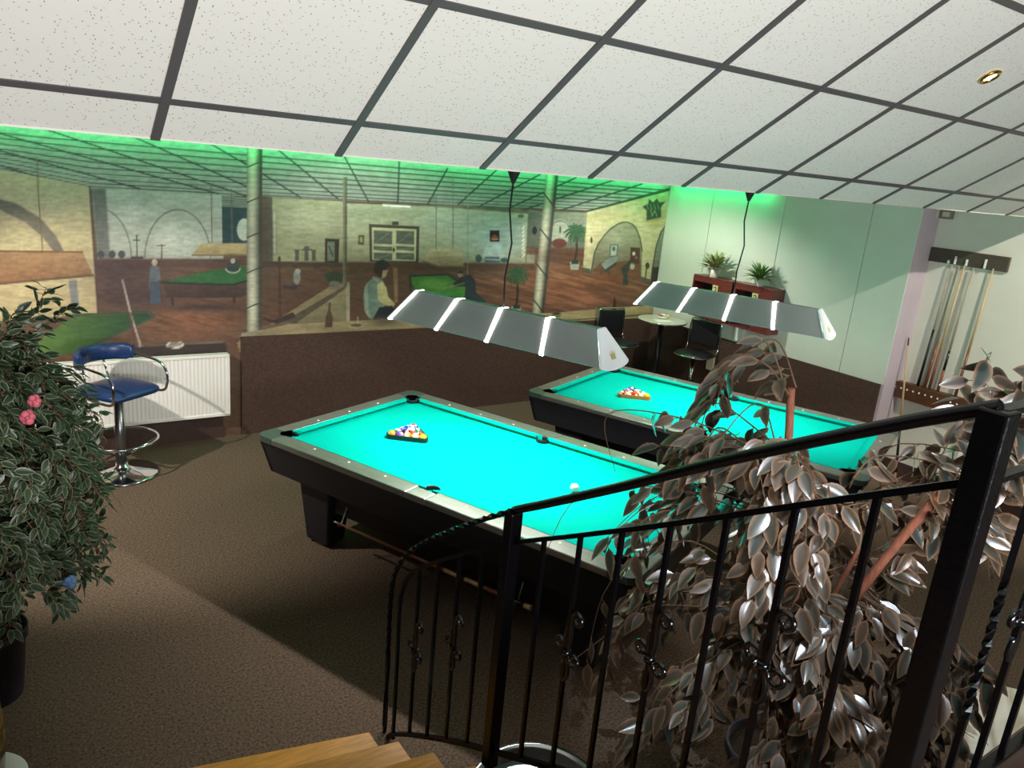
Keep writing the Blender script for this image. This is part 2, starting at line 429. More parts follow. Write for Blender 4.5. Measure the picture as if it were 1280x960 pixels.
def vnoise(x, y, seed):
    g = np.random.default_rng(seed).random((256, 256))
    xi, yi = np.floor(x).astype(int), np.floor(y).astype(int); fx, fy = x-xi, y-yi
    fx = fx*fx*(3-2*fx); fy = fy*fy*(3-2*fy)
    a = g[xi%256, yi%256]; b = g[(xi+1)%256, yi%256]; c = g[xi%256, (yi+1)%256]; d = g[(xi+1)%256, (yi+1)%256]
    return (a*(1-fx)+b*fx)*(1-fy)+(c*(1-fx)+d*fx)*fy

def paint_mural(P):
    x, y = P.x, P.y
    P.fill((98, 74, 58))                                             # terracotta floor of the painted hall
    P.blob(430, 380, 160, 30, (84, 60, 46), .7); P.blob(640, 350, 70, 40, (122, 74, 60), .6); P.blob(730, 352, 90, 26, (134, 86, 60), .9)
    P.blob(240, 400, 60, 25, (138, 90, 64), .8); P.blob(170, 372, 60, 12, (66, 52, 52), .8); P.blob(150, 330, 60, 8, (60, 48, 48), .7); P.blob(150, 345, 45, 25, (74, 56, 56), .8); P.blob(730, 375, 50, 14, (150, 90, 70), .6)
    st = vnoise((x*.55+y*1.9)/26, (y-.28*x)/2.4, 9)      # streaks of light on the painted floor
    P.mix(np.clip((st-.55)*1.6, 0, .45)*(x > 540), (164, 120, 90)); P.mix(np.clip((.42-st)*1.4, 0, .4), (72, 50, 40))
    # painted ceiling
    P.poly([(-90,120),(845,180),(845,239),(738,263),(560,257),(345,246),(277,244),(115,236),(-90,208)], (152, 156, 144), 1)
    # ceiling grid lines along the wall
    ytop = lambda q: 163+.0875*q
    ybot = lambda q: np.interp(q, [-90, 0, 115, 277, 345, 560, 738, 800, 840], [200, 212, 236, 244, 247, 258, 265, 266, 266])
    qs = np.linspace(-90, 838, 60); G = (52, 60, 54)
    for t in (.07, .2, .34, .47, .59, .70, .80, .89, .96):
        pts = [(q, ytop(q)+(ybot(q)-ytop(q))*t) for q in qs]
        P.line([p for p in pts if p[0] < 740 or p[1] < 264-.24*(p[0]-738)], 1.5 if t < .6 else 1.0, G, .9)
    for a, b in (((55,161),(308,245)),((162,169),(308,233)),((262,179),(308,206)),((0,167),(272,242)),((-60,172),(175,236)),((-80,182),(60,225)),
                 ((346,186),(423,249)),((300,200),(376,247)),((430,195),(461,253)),((499,200),(497,254)),((559,211),(534,256)),
                 ((621,212),(572,256)),((675,218),(597,259)),((720,222),(636,260)),((767,225),(655,262)),((802,230),(700,263)),((842,234),(734,264))):
        P.line([a, b], 1.8, G, .95)
    # --- left: cream wall with an arch, hanging lamp, green table corner
    cream = (188, 174, 136)
    P.poly([(-90,196),(0,212),(112,233),(122,392),(-90,408)], cream, 1, 1, (178,160,118))
    P.blob(60, 250, 60, 25, (190, 180, 150), .6)
    P.poly([(-90,240),(-20,244),(20,254),(50,272),(70,295),(82,318),(70,318),(54,297),(32,278),(0,262),(-90,252)], (104, 98, 88), 2)
    P.blob(20, 300, 45, 40, (214, 196, 150), .4)
    P.line([(46,200),(48,240),(53,314)], 1.6, (128, 104, 70))
    P.poly([(-90,312),(103,314),(116,343),(-90,362)], (160, 126, 90), 1, 1, (126, 88, 58))
    P.line([(-90,313),(103,315)], 2, (120, 84, 52)); P.line([(116,344),(60,349),(-90,363)], 3, (98, 80, 60))
    P.poly([(86,351),(96,350),(100,391),(90,392)], (120, 122, 118), 1)
    P.line([(112,233),(122,392)], 1.6, (70, 58, 52))
    P.poly([(40,432),(90,396),(184,391),(190,396),(96,440),(20,452)], (96, 126, 58), 1.5, 1, (36, 62, 42), 0)
    P.line([(90,394),(186,389),(193,396),(96,440)], 3, (60, 74, 56))
    # --- back room: pale wall with two arches
    P.poly([(115,235),(277,244),(279,324),(122,324)], (176, 178, 164), 1, 1, (160, 162, 146))
    P.poly([(115,235),(132,236),(138,324),(122,324)], (92, 92, 86), 3, .8)
    P.blob(225, 300, 40, 22, (198, 198, 184), .8); P.blob(165, 270, 14, 18, (196,198,186), .5)
    P.arc(222, 322, 41, 60, 0, 180, 1.6, (112, 112, 102)); P.arc(122, 322, 42, 62, 0, 90, 1.6, (112, 112, 102))
    for cx in (126, 140, 152): P.ell(cx, 318, 4.5, 5, (66, 70, 70), 1)
    P.line([(171,294),(171,322)], 1.5, (66,66,62)); P.line([(167,300),(175,300)], 1.2, (66,66,62)); P.line([(165,322),(178,322)], 3, (66,66,62))
    P.line([(202,306),(202,324)], 1.5, (80,74,66)); P.line([(196,307),(206,307)], 1.5, (80,74,66))
    P.poly([(122,323),(320,323),(320,336),(122,332)], (82, 58, 52), 3, .7)
    # teal gap and white arch behind the column
    P.poly([(277,258),(312,258),(312,306),(278,306)], (44, 66, 68), 1); P.ell(305, 287, 9, 14, (190, 190, 176), 1)
    P.poly([(277,243),(312,248),(312,260),(277,258)], (128,134,122), 1)
    for k in range(4): P.line([(278,247+3.2*k),(312,250+3*k)], .8, (84,92,84))
    # second hanging lamp, table, players
    P.line([(264,230),(265,303)], 1.3, (110,100,84)); P.line([(289,236),(290,304)], 1.3, (110,100,84))
    P.poly([(240,318),(252,304),(312,304),(312,318)], (186, 164, 120), 1, 1, (160,138,98)); P.line([(240,319),(312,319)], 2, (112, 98, 74))
    P.poly([(204,352),(258,338),(312,330),(312,366),(300,372),(208,372)], (100, 72, 56), 1, 1, (64,50,46))
    P.poly([(204,352),(258,339),(312,332),(312,348),(290,355)], (52, 94, 54), 1); P.line([(202,353),(290,356),(312,350)], 2.2, (38,48,42))
    P.line([(215,372),(216,381)], 3, (56,44,40)); P.line([(292,370),(293,378)], 3, (56,44,40))
    P.blob(255, 384, 50, 5, (60, 48, 46), .8)
    P.poly([(188,333),(193,331),(199,334),(201,349),(197,352),(200,378),(189,379),(186,352)], (92, 100, 102), 1); P.ell(193, 328, 3.6, 4.2, (176,160,140), .8)
    P.poly([(187,352),(199,352),(201,379),(188,380)], (70, 82, 94), 1)
    P.ell(291, 333, 8, 7, (56,62,60), 1); P.ell(291, 326, 3, 3.2, (170,160,140)); P.arc(291, 335, 9, 6, 190, 350, 1.5, (180,172,150))
    # painted shelf with cue and ashtray above the radiator
    P.poly([(140,436),(178,432),(276,426),(283,430),(283,446),(140,452)], (58, 48, 44), 1.2); P.line([(145,433),(278,427)], 1.5, (132,118,100))
    P.line([(153,350),(164,395),(176,433)], 2.6, (166,150,142)); P.line([(163,392),(168,430)], 4, (92,62,52), .7)
    P.ell(219, 431, 11.5, 4.2, (210,202,184)); P.ell(219, 430, 8.5, 2.4, (128,118,104)); P.line([(209,433),(229,433)], 1.5, (150,140,124))
    # --- middle: pale wall behind the bar
    P.poly([(336,246),(431,252),(431,330),(337,327)], (172, 168, 134), 1, 1, (150, 146, 112)); P.blob(390, 275, 36, 20, (190,186,154), .7)
    P.poly([(334,246),(340,246),(341,327),(335,327)], (88, 86, 74), 1.5); P.line([(343,265),(343,316)], 1.6, (206,202,180))
    P.poly([(328,326),(440,328),(440,334),(328,334)], (70, 54, 44), 2, .8)
    for cx, hh in ((371, 14), (383, 18), (392, 14)):
        P.poly([(cx-2.6,326),(cx-2.2,326-hh*.6),(cx-3.2,326-hh),(cx+3.2,326-hh),(cx+2.2,326-hh*.6),(cx+2.6,326)], (86,84,74), 1)
    P.line([(378,312),(389,312)], 2, (86,84,74))
    P.poly([(406,298),(424,299),(423,329),(406,328)], (64, 50, 44), 1); P.poly([(409,302),(418,302),(418,326),(409,326)], (120,124,106), 1); P.line([(411,308),(416,320)], 2, (62,76,64))
    P.line([(349,322),(350,398)], 3.2, (78,52,42)); P.line([(331,331),(360,333)], 3.2, (80,60,48)); P.line([(330,398),(346,404)], 3, (60,46,40))
    P.poly([(352,356),(372,357),(371,362),(353,361)], (66,58,56), 1); P.ell(371, 346, 4.5, 10, (128,126,114), 1); P.ell(372, 339, 3.5, 3, (160,156,140))
    # bar counter in perspective
    P.poly([(336,406),(412,358),(436,352),(436,358),(372,402)], (134, 118, 88), 1.2); P.poly([(350,404),(428,359),(434,358),(376,402)], (76,66,56), 1.2, .8)
    P.poly([(372,402),(435,359),(436,404),(370,406)], (148, 138, 106), 1.2, 1, (120,110,82)); P.poly([(432,354),(437,353),(437,404),(433,404)], (160,152,122), 1)
    for q in range(-5, 6): P.line([(418+q*1.5,352),(418+q*2.4,343-abs(5-abs(q))*.9)], 1.6, (38,62,44))
    P.ell(418, 355, 7, 4, (108,108,92)); P.poly([(338,402),(366,390),(370,396),(346,405)], (60,48,42), 1.5)
    # --- wall with the double window
    P.poly([(433,254),(540,258),(668,268),(668,330),(433,328)], (176, 178, 148), 1, 1, (162,160,126))
    P.blob(620, 295, 46, 30, (176, 194, 190), .9); P.blob(555, 275, 30, 18, (178,186,168), .7); P.blob(480, 268, 50, 8, (150,154,124), .6)
    P.poly([(433,327),(668,329),(668,338),(433,340)], (92, 66, 50), 3, .8)
    P.poly([(461,280),(524,283),(523,329),(462,327)], (72, 68, 54), 1); P.poly([(464.5,284),(520.5,286.5),(519.5,326.5),(465,325)], (196, 188, 146), 1)
    for xa, xb in ((467,490),(495,517.5)):
        for ya, yb in ((288,304.5),(307.5,312.5),(315.5,324)):
            P.poly([(xa,ya),(xb,ya+1),(xb,yb+1),(xa,yb)], (96,100,88), .8); P.line([(xa+2,yb-1),(xb-4,ya+3)], 1, (140,146,130), .7)
    P.ell(492, 312, 1.3, 3, (60,56,44)); P.poly([(490,277),(498,277),(498,281),(490,281)], (70,68,58), 1)
    P.poly([(478,255),(513,257),(513,259.5),(478,258)], (240,240,228), .8)
    P.poly([(448,294),(455,294),(454.5,306),(447.5,305.5)], (78,66,46), .8); P.poly([(449.5,296),(453,296),(453,303),(449.5,303)], (160,150,110), .8)
    P.poly([(491,334),(497,335),(497,378),(493,378)], (150,122,88), 1.2, .7)
    # boy at the bar
    P.poly([(457,356),(463,349),(471,346),(478,350),(482,362),(480,392),(474,400),(462,399),(455,388),(454,368)], (100, 128, 118), 1, 1, (128,134,112), 0)
    P.poly([(455,360),(459,353),(461,396),(456,388)], (150,156,134), 1.5, .8); P.line([(458,391),(466,398),(473,395)], 2.4, (150,150,126))
    P.poly([(471,356),(478,352),(483,360),(485,371),(494,380),(491,384),(480,381),(472,374)], (198, 188, 138), 1, 1, (170,158,110))
    P.line([(467,347),(474,353)], 3, (150,150,132)); P.poly([(466,340),(470,330),(481,328),(484,336),(480,345),(474,347)], (58,46,40), 1); P.poly([(478,338),(485,337),(482,346),(477,348)], (178,146,116), 1)
    P.poly([(466,335),(470,327),(478,324),(486,328),(488,333),(480,334)], (52,52,50), 1)
    P.poly([(474,384),(490,382),(494,392),(484,402),(464,402)], (40,40,46), 1.5)
    # painted table, lamp and player leaning over it
    P.line([(536,248),(546,243)], 1.5, (100,108,96)); P.line([(545,244),(545,312)], 1.3, (120,124,106)); P.line([(566,218),(566,312)], 1.3, (120,124,106)); P.line([(585,224),(584,372)], 1.1, (140,146,130))
    P.poly([(528,325),(538,312),(573,311),(580,326),(579,333),(548,333)], (190, 178, 138), 1, 1, (168,152,112)); P.line([(528,326),(548,333),(580,333)], 2, (124,112,88)); P.line([(546,313),(551,331)], 1, (150,138,104))
    P.poly([(512,345),(559,343),(584,360),(584,378),(520,366)], (70, 128, 56), 1.2); P.blob(545, 356, 18, 8, (110, 160, 76), .8); P.line([(513,364),(512,345),(559,343),(584,359)], 2.6, (44,62,50))
    P.poly([(514,364),(584,380),(560,385),(520,372)], (50,56,46), 1)
    P.poly([(566,354),(577,346),(587,343),(594,350),(595,366),(607,376),(605,380),(580,374),(582,358),(568,358)], (48, 56, 58), 1); P.ell(575, 342, 3.6, 4.2, (168,142,118)); P.poly([(571,341),(575,337),(579,340),(578,342)], (48,40,38), .8); P.line([(552,361),(580,354)], 1.2, (160,140,100))
    # lit poster, wheels, bench
    P.poly([(612,288),(624,288),(624,302),(612,302)], (52, 38, 36), .8); P.ell(618, 297, 4, 3.5, (150,84,64)); P.line([(614,299),(622,299)], 1.2, (190,160,130))
    P.poly([(610,303),(624,303),(632,324),(600,324)], (196,212,212), 4, .7)
    P.ell(598, 323, 4, 5, (72,88,92)); P.ell(630, 325, 5, 3, (72,88,92)); P.poly([(606,321),(624,321),(625,329),(606,329)], (84,104,110), 1); P.line([(607,324),(624,325)], 1.4, (170,184,180))
    for k in range(8): P.line([(655,283+5*k),(653,286+5*k)], 2.4, (226,222,196))
    P.ell(651, 270, 4, 2.4, (110,104,76)); P.line([(661,264),(657,330)], 1.4, (120,116,96))
    # passage behind the second column
    P.poly([(660,264),(735,266),(735,312),(658,310)], (128, 134, 116), 1, 1, (100,104,90)); P.poly([(660,265),(677,265),(676,312),(659,310)], (96,100,86), 2, .8)
    P.ell(668, 288, 3, 5, (34,38,36)); P.ell(700, 290, 13, 16, (156,160,140), 2); P.arc(700, 296, 14, 20, 0, 180, 1.4, (100,104,90)); P.line([(700,284),(700,290)], 2, (60,60,54))
    P.ell(699, 304, 9, 6, (96,52,44), 1.5); P.poly([(658,309),(736,311),(736,320),(658,318)], (96, 62, 46), 3, .8)
    # palms
    for cx, cy, rr, tx, ty, py_ in ((646, 343, 15, 645, 384, 388), (720, 290, 15, 718, 328, 332)):
        P.line([(cx,cy+6),(cx+1,cy+22),(tx,ty)], 3, (58,46,38)); P.poly([(tx-6,py_-5),(tx+6,py_-5),(tx+5,py_+5),(tx-5,py_+5)], (170,172,160), 1); P.poly([(tx-4,ty-3),(tx+5,ty-3),(tx+5,ty+2),(tx-4,ty+2)], (50,60,44), 1)
        for k in range(26):
            a = 2*PI*k/26+.1; l = rr*(.75+.3*((k*7)%5)/5)
            P.line([(cx,cy),(cx+l*.6*math.cos(a), cy-l*.5*math.sin(a)-2),(cx+l*math.cos(a), cy-l*.85*math.sin(a)+2)], 1.8, (44+10*(k%3), 78+12*(k%2), 56))
    # --- right side wall with the two arches
    P.poly([(734,264),(842,236),(842,356),(812,350),(803,346),(741,340),(728,339)], (180, 170, 128), 1, 1, (186,174,134))
    P.line([(734,264),(842,236)], 2.2, (46,70,50))
    arch = [(738.7,340),(743,315),(748,304),(755.5,293.7),(763,286),(771.4,280.4),(778,277.8),(784,277.6),(790,280),(795,285.5),(799.7,297.3),(802.4,313.2),(801,347)]
    P.poly(arch, (134, 136, 108), 1.2, 1, (112,104,82)); P.line(arch[:-1], 1.6, (66,72,54)); P.poly([(739.5,338),(751,328),(800,324),(801,348),(770,352)], (112,70,50), 3, .8)
    P.blob(770, 300, 16, 12, (160,160,130), .6); P.blob(768, 272, 26, 5, (176,166,112), .5); P.blob(736, 300, 4, 26, (214,204,156), .6)
    a2 = [(813.9,349),(816.5,329),(820,308),(826,290),(838,274),(846,268)]
    P.poly(a2+[(846,362)], (116,120,100), 1.2); P.line(a2, 1.8, (74,78,62)); P.poly([(815,334),(842,332),(842,362),(813,356)], (56,52,44), 1.5)
    P.poly([(728,334),(738,336),(737,342),(727,340)], (84,84,70), 1); P.poly([(800,346),(813,349),(812,353),(800,350)], (84,84,70), 1)
    P.ell(739, 300, 1.4, 4, (70,66,50)); P.ell(809, 332, 2.6, 4, (60,66,50)); P.line([(808,334),(806,350)], 1.4, (60,66,50))
    # pinball tables and player
    P.poly([(762,305),(773,305),(772,322),(761,326)], (96,106,96), 1); P.poly([(764,307),(771,307),(770,319),(763,320)], (160,166,146), 1); P.ell(767, 311, 2, 3, (70,90,86))
    P.poly([(751,330),(762,322),(772,321),(770,327),(756,337)], (132,142,132), 1); P.poly([(751,331),(756,337),(770,328),(770,331),(756,341)], (60,64,58), 1); P.line([(752,336),(751,343)], 1.3, (60,60,54)); P.line([(761,338),(761,343)], 1.3, (60,60,54))
    P.poly([(788,309),(800,310),(799,330),(787,328)], (74,52,44), 1); P.ell(792, 317, 2, 2.4, (190,182,160)); P.ell(795, 322, 2, 2, (130,90,70)); P.ell(790, 333, 3, 4, (170,160,140))
    P.poly([(776,336),(784,328),(790,322),(787,333),(784,342),(785,356),(778,357),(779,345)], (56,62,54), 1.2)
    # emblem over the arches
    P.blob(818, 272, 12, 12, (150,120,66), .6)
    st = [(803,258),(810,255),(811,249),(816,253),(821,248),(824,253),(831,252),(826,259),(826,272),(820,274),(814,274),(808,276),(808,263)]
    P.poly(st, (50,66,48), 1.5); 
    for k in range(4): P.line([(808+4.5*k,255),(810+4.5*k,261)], 1.1, (120,130,90))
    P.line([(813,262),(815,270),(818,263),(821,270)], 1.2, (130,134,96)); P.line([(809,276),(826,272)], 1.4, (140,132,90))
    P.line([(838,232),(826,352)], 1.6, (120,124,104))
    # --- columns with wound cables
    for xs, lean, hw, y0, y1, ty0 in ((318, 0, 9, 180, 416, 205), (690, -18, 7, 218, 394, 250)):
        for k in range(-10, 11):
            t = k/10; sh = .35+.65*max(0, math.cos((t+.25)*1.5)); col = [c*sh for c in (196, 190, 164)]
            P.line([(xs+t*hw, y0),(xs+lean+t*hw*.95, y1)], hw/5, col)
        for k in range(5):
            yy = ty0+44*k; xc = xs+lean*(yy-y0)/(y1-y0)
            if lean: P.line([(xc-hw,yy-8),(xc+hw,yy+10)], 1.6, (52,56,48))
            else: P.line([(xc-hw,yy+4),(xc,yy),(xc+hw,yy-3)], 1.6, (62,62,54))
    P.poly([(302,416),(330,412),(333,418),(300,424)], (150,142,118), 1)
    for k in range(-4, 5): P.line([(431+k*.55,222),(431+k*.5,358)], .9, (110-6*k, 106-6*k, 86-5*k))
    # --- the painted counter along the bottom edge
    P.poly([(296,428),(322,414),(360,405),(480,399),(560,396),(690,391),(842,379),(850,420),(300,440)], (176, 160, 116), 1.2, 1, (150,132,92))
    P.blob(400, 410, 80, 5, (132,118,92), .7); P.blob(480, 402, 22, 6, (96,86,70), .9); P.blob(330, 418, 30, 4, (120,110,90), .7)
    P.line([(300,421.5),(440,414.5),(544,409.5),(700,401),(842,391)], 1.6, (70,52,40), .7)
    P.poly([(406,409),(407,396),(410,388),(411,378),(413,378),(413,388),(416,397),(415,409)], (84,66,48), 1); P.ell(445, 407, 10, 3.6, (158,146,112)); P.ell(445, 406.4, 7, 2, (96,86,66)); P.line([(447,396),(447,404)], 1, (190,180,150))
    P.ell(695, 392, 6, 2.4, (104,92,62)); P.poly([(689,392),(701,392),(700,397),(690,397)], (126,112,78), 1); P.ell(695, 392, 4, 1.4, (60,52,40))
    P.poly([(765,388),(766,376),(768,369),(770,376),(770,387)], (70,46,38), 1); P.poly([(744,384),(755,383),(755,394),(744,395)], (140,126,94), 1.2); P.ell(749.5, 383.5, 5.5, 1.8, (100,92,70))
    # terracotta under the left part, brush marks over everything
    br = .5*vnoise(x/9, y/2.2, 3)+.3*vnoise(x/3, y/3, 4)+.2*vnoise(x/30, y/14, 5)
    P.blob(150, 345, 60, 30, (58, 46, 46), .35); P.blob(330, 300, 16, 60, (60, 56, 46), .35); P.blob(440, 340, 30, 30, (70, 56, 42), .35); P.blob(560, 335, 60, 14, (70, 54, 44), .35); P.blob(690, 320, 30, 14, (70, 50, 40), .4)
    P.c *= (1+(br-.5)*.30)[:,None]
    P.c[:] = np.clip(P.c*P.gain, 0, 1)

def mural_mesh(x0, x1, z0, z1, step):
    nx, nz = int((x1-x0)/step)+1, int((z1-z0)/step)+1
    xs, zs = np.linspace(x0, x1, nx), np.linspace(z0, z1, nz)
    X, Z = np.meshgrid(xs, zs); X, Z = X.ravel(), Z.ravel()
    P = Paint(X, Z, 1.02); paint_mural(P)
    me = bpy.data.meshes.new('mural'); n = nx*nz
    co = np.stack([X, np.full(n, YM-.004), Z], -1)
    i = (np.arange(nz-1)[:,None]*nx+np.arange(nx-1)[None]).ravel()
    F = np.stack([i, i+1, i+1+nx, i+nx], -1)
    me.vertices.add(n); me.vertices.foreach_set('co', co.ravel())
    me.loops.add(F.size); me.loops.foreach_set('vertex_index', F.ravel().astype(np.int32))
    me.polygons.add(len(F)); me.polygons.foreach_set('loop_start', np.arange(0, F.size, 4, dtype=np.int32))
    me.update(calc_edges=True)
    c = P.c; l = np.where(c <= .04045, c/12.92, ((c+.055)/1.055)**2.4)
    at = me.color_attributes.new('paint', 'FLOAT_COLOR', 'POINT')
    at.data.foreach_set('color', np.concatenate([l, np.ones((n, 1))], 1).ravel().astype(np.float32))
    return me
def mural_material():
    m = bpy.data.materials.new('mural_paint'); m.use_nodes = True; nt = m.node_tree; b = nt.nodes['Principled BSDF']
    a = nt.nodes.new('ShaderNodeAttribute'); a.attribute_name = 'paint'; nt.links.new(a.outputs['Color'], b.inputs['Base Color'])
    b.inputs['Roughness'].default_value = .55; b.inputs['Specular IOR Level'].default_value = .35
    return m
MM = mural_material()
mur = thing('mural', "painted mural of a billiard hall covering the far wall", 'mural')
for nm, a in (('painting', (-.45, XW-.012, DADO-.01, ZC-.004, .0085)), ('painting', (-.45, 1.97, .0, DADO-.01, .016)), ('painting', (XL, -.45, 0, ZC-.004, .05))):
    me = mural_mesh(*a); me.materials.append(MM); inst(nm, me, mur)

# ------------------------------------------------------------------ green light strip at the top of the walls
led = thing('led_strip', 'green glowing light strip along the top of the mural', 'light strip', (0, 0, 0))
MB().box((.0, YM-.13, ZC-.018), (XW-.14, YM-.11, ZC-.004)).build('strip', MATS['led_green'], led)
MB().box((XW-.13, 5.6, ZC-.018), (XW-.11, YM-.14, ZC-.004)).build('strip', MATS['led_green'], led)

# ------------------------------------------------------------------ pool tables
TH = R(-67.87)
U, V = Vector((math.cos(TH), math.sin(TH), 0)), Vector((-math.sin(TH), math.cos(TH), 0))
T1, T2 = Vector((2.7777, 4.0088, 0)), Vector((5.2752, 4.2860, 0))
BED, RAIL = .775, .812
HL, HW = 1.27, .635                       # playing field
OL, OW = 1.445, .82                       # outer rail
def pool_table(loc, label):
    t = thing('pool_table', label, 'pool table', loc, TH, 'pool tables')
    MB().box((-HL-.05, -HW-.05, BED-.04), (HL+.05, HW+.05, BED)).build('cloth_bed', MATS['cloth'], t)
    g = .075                                # gap at corner pockets
    # cushions: nose proud and lower, sloping up to the rail
    def cushion(a0, a1, side, axis):
        # along: a0..a1 on the axis, side = +-1 ; mitred ends
        n, o = (HW, HW+.05) if axis == 0 else (HL, HL+.05)
        mi = .045
        pr = [(n, BED+.028), (n+.003, BED+.036), (o, RAIL), (o, BED+.001), (n+.036, BED+.001)]
        v = []
        for e, a in ((1, a0), (-1, a1)):
            for d, z in pr:
                k = a-e*(d-n)*.0 + e*(0 if d <= n+.003 else -mi*(d-n)/.05)*1.0
                v.append((k, side*d, z) if axis == 0 else (side*d, k, z))
        f = [(i, (i+1)%5, 5+(i+1)%5, 5+i) for i in range(5)]+[(4,3,2,1,0),(5,6,7,8,9)]
        MB().add(v, f).build('cushion', MATS['cloth'], t)
    for s in (-1, 1):
        cushion(-HL+g, -.068, s, 0); cushion(.068, HL-g, s, 0); cushion(-HW+g, HW-g, s, 1)
    # rails with sights
    sight = MB().lathe([(.009, 0), (.009, .0018)], 10).mesh('sight', MATS['pearl'])
    for s in (-1, 1):
        for h in (-1, 1):
            lo, hi = sorted((h*.075, h*(HL+.012))); y0, y1 = sorted((s*(HW+.048), s*OW))
            r_ = MB().box((lo, y0, BED-.005), (hi, y1, RAIL)).build('rail', MATS['rail_laminate'], t, bevel=.008)
            for i in (1, 2, 3): inst('sight', sight, r_, (h*.3175*i, s*.729, RAIL))
        x0, x1 = sorted((s*(HL+.048), s*OL))
        r_ = MB().box((x0, -HW-.012, BED-.005), (x1, HW+.012, RAIL)).build('rail', MATS['rail_laminate'], t, bevel=.008)
        for i in (-1, 0, 1): inst('sight', sight, r_, (s*1.364, .3175*i, RAIL))
        # side pocket casting
        y0, y1 = sorted((s*(HW+.072), s*OW))
        MB().box((-.0745, y0, BED-.005), (.0745, y1, RAIL)).build('pocket_casting', MATS['rail_laminate'], t, bevel=.006)
    # corner castings: rounded outside, bitten by the pocket
    for sx in (-1, 1):
        for sy in (-1, 1):
            ex, ey = HL+.0125, HW+.0125; rr = .075; pts = [(ex, OW)]
            for k in range(7):
                a = PI/2-k*PI/12; pts.append((OL-rr+rr*math.cos(a), OW-rr+rr*math.sin(a)))
            pts.append((OL, ey)); pts.append((HL+.075, ey))
            for k in range(7):
                a = R(-38)+k*R(166)/6; pts.append((HL+.018+.062*math.cos(a), HW+.018+.062*math.sin(a)))
            pts.append((ex, HW+.075))
            MB().prism([(x*sx, y*sy) for x, y in pts], BED-.005, RAIL+.001).build('corner_casting', MATS['corner_cap'], t, bevel=.004)
    # pockets
    def pocket(x, y, rad):
        MB().lathe([(rad*.55, -.20), (rad*.9, -.13), (rad, -.02), (rad, .018), (rad*1.08, .026), (rad*1.0, .03), (rad*.93, .02), (rad*.9, -.02), (rad*.8, -.12), (.001, -.18)], 20, (x, y, BED), caps=False).build('pocket', MATS['pocket'], t)
    for sx in (-1, 1):
        for sy in (-1, 1): pocket(sx*(HL+.018), sy*(HW+.018), .062)
    for sy in (-1, 1): pocket(0, sy*(HW+.022), .052)
    # apron
    a, b = .02, .075
    z0, z1 = .535, BED-.002
    for s in (-1, 1):
        MB().hexa([(-OL+b, s*(OW-b), z0), (OL-b, s*(OW-b), z0), (OL-b, s*(OW-b-.03), z0), (-OL+b, s*(OW-b-.03), z0),
                   (-OL+a, s*(OW-a), z1), (OL-a, s*(OW-a), z1), (OL-a, s*(OW-a-.03), z1), (-OL+a, s*(OW-a-.03), z1)]).build('apron', MATS['apron'], t)
        MB().hexa([(s*(OL-b), -OW+b, z0), (s*(OL-b), OW-b, z0), (s*(OL-b-.03), OW-b, z0), (s*(OL-b-.03), -OW+b, z0),
                   (s*(OL-a), -OW+a, z1), (s*(OL-a), OW-a, z1), (s*(OL-a-.03), OW-a, z1), (s*(OL-a-.03), -OW+a, z1)]).build('apron', MATS['apron'], t)
    MB().box((-1.0, -.57, .30), (1.0, .57, .60)).build('under_frame', MATS['apron_dark'], t, bevel=.01)
    MB().box((-OL+.08, -OW+.08, z0+.02), (OL-.08, OW-.08, BED-.03)).build('slate_frame', MATS['apron_dark'], t)
    for sx in (-1, 1):
        for sy in (-1, 1):
            cx, cy = sx*1.07, sy*.50
            l_ = MB().frustum((cx-.105, cy-.085, cx+.105, cy+.085), (cx-.155, cy-.13, cx+.155, cy+.13), .025, .56).build('leg', MATS['apron'], t, bevel=.012)
            MB().lathe([(.06, 0), (.07, .004), (.07, .02), (.06, .026)], 20, (cx, cy, 0)).build('foot', MATS['brushed'], l_)
    MB().box((-1.0, -.06, .14), (1.0, .06, .30)).build('stretcher', MATS['apron_dark'], t, bevel=.01)
    return t
pt1 = pool_table(T1, 'nearer pool table with bright turquoise cloth and the white cue ball on it')
pt2 = pool_table(T2, 'farther pool table with turquoise cloth, half hidden behind the coppery ficus')

# the playing stick hung below the nearer table
hk = MB()
for uu in (-.80, .66):
    hk.tube([(uu, -.50, .42), (uu, -.56, .40), (uu, -.60, .30), (uu, -.615, .258), (uu, -.64, .262), (uu, -.645, .285)], .006, 6)
hk.build('hook', MATS['brushed'], pt1)
def tbl(T, u, v, z): return T+U*u+V*v+Vector((0, 0, z))
st = thing('cue_stick', 'wooden stick hung on hooks under the nearer pool table', 'cue', (0, 0, 0))
p0, p1 = tbl(T1, -.86, -.62, .272), tbl(T1, .76, -.62, .276)
def cue(parent, p0, p1, cols, radii=(.0065, .0105, .0145)):
    # p0 tip, p1 butt
    n = len(cols); t = 0
    for name, m, a, b in cols:
        q0, q1 = p0.lerp(p1, a), p0.lerp(p1, b)
        ra, rb = radii[0]+(radii[2]-radii[0])*a, radii[0]+(radii[2]-radii[0])*b
        MB().tube([q0, q1], [ra, rb], 10).build(name, MATS[m], parent)
cue(st, p0, p1, [('tip', 'cue_grey', 0, .02), ('shaft', 'cue_brown', .02, .6), ('inlay', 'cue_pale', .6, .68), ('grip', 'cue_black', .68, .70), ('inlay', 'cue_pale', .70, .77), ('grip', 'cue_black', .77, .79),
                 ('inlay', 'cue_brown', .79, .86), ('butt', 'cue_black', .86, .97), ('bumper', 'cue_pale', .97, 1)], (.007, .012, .017))

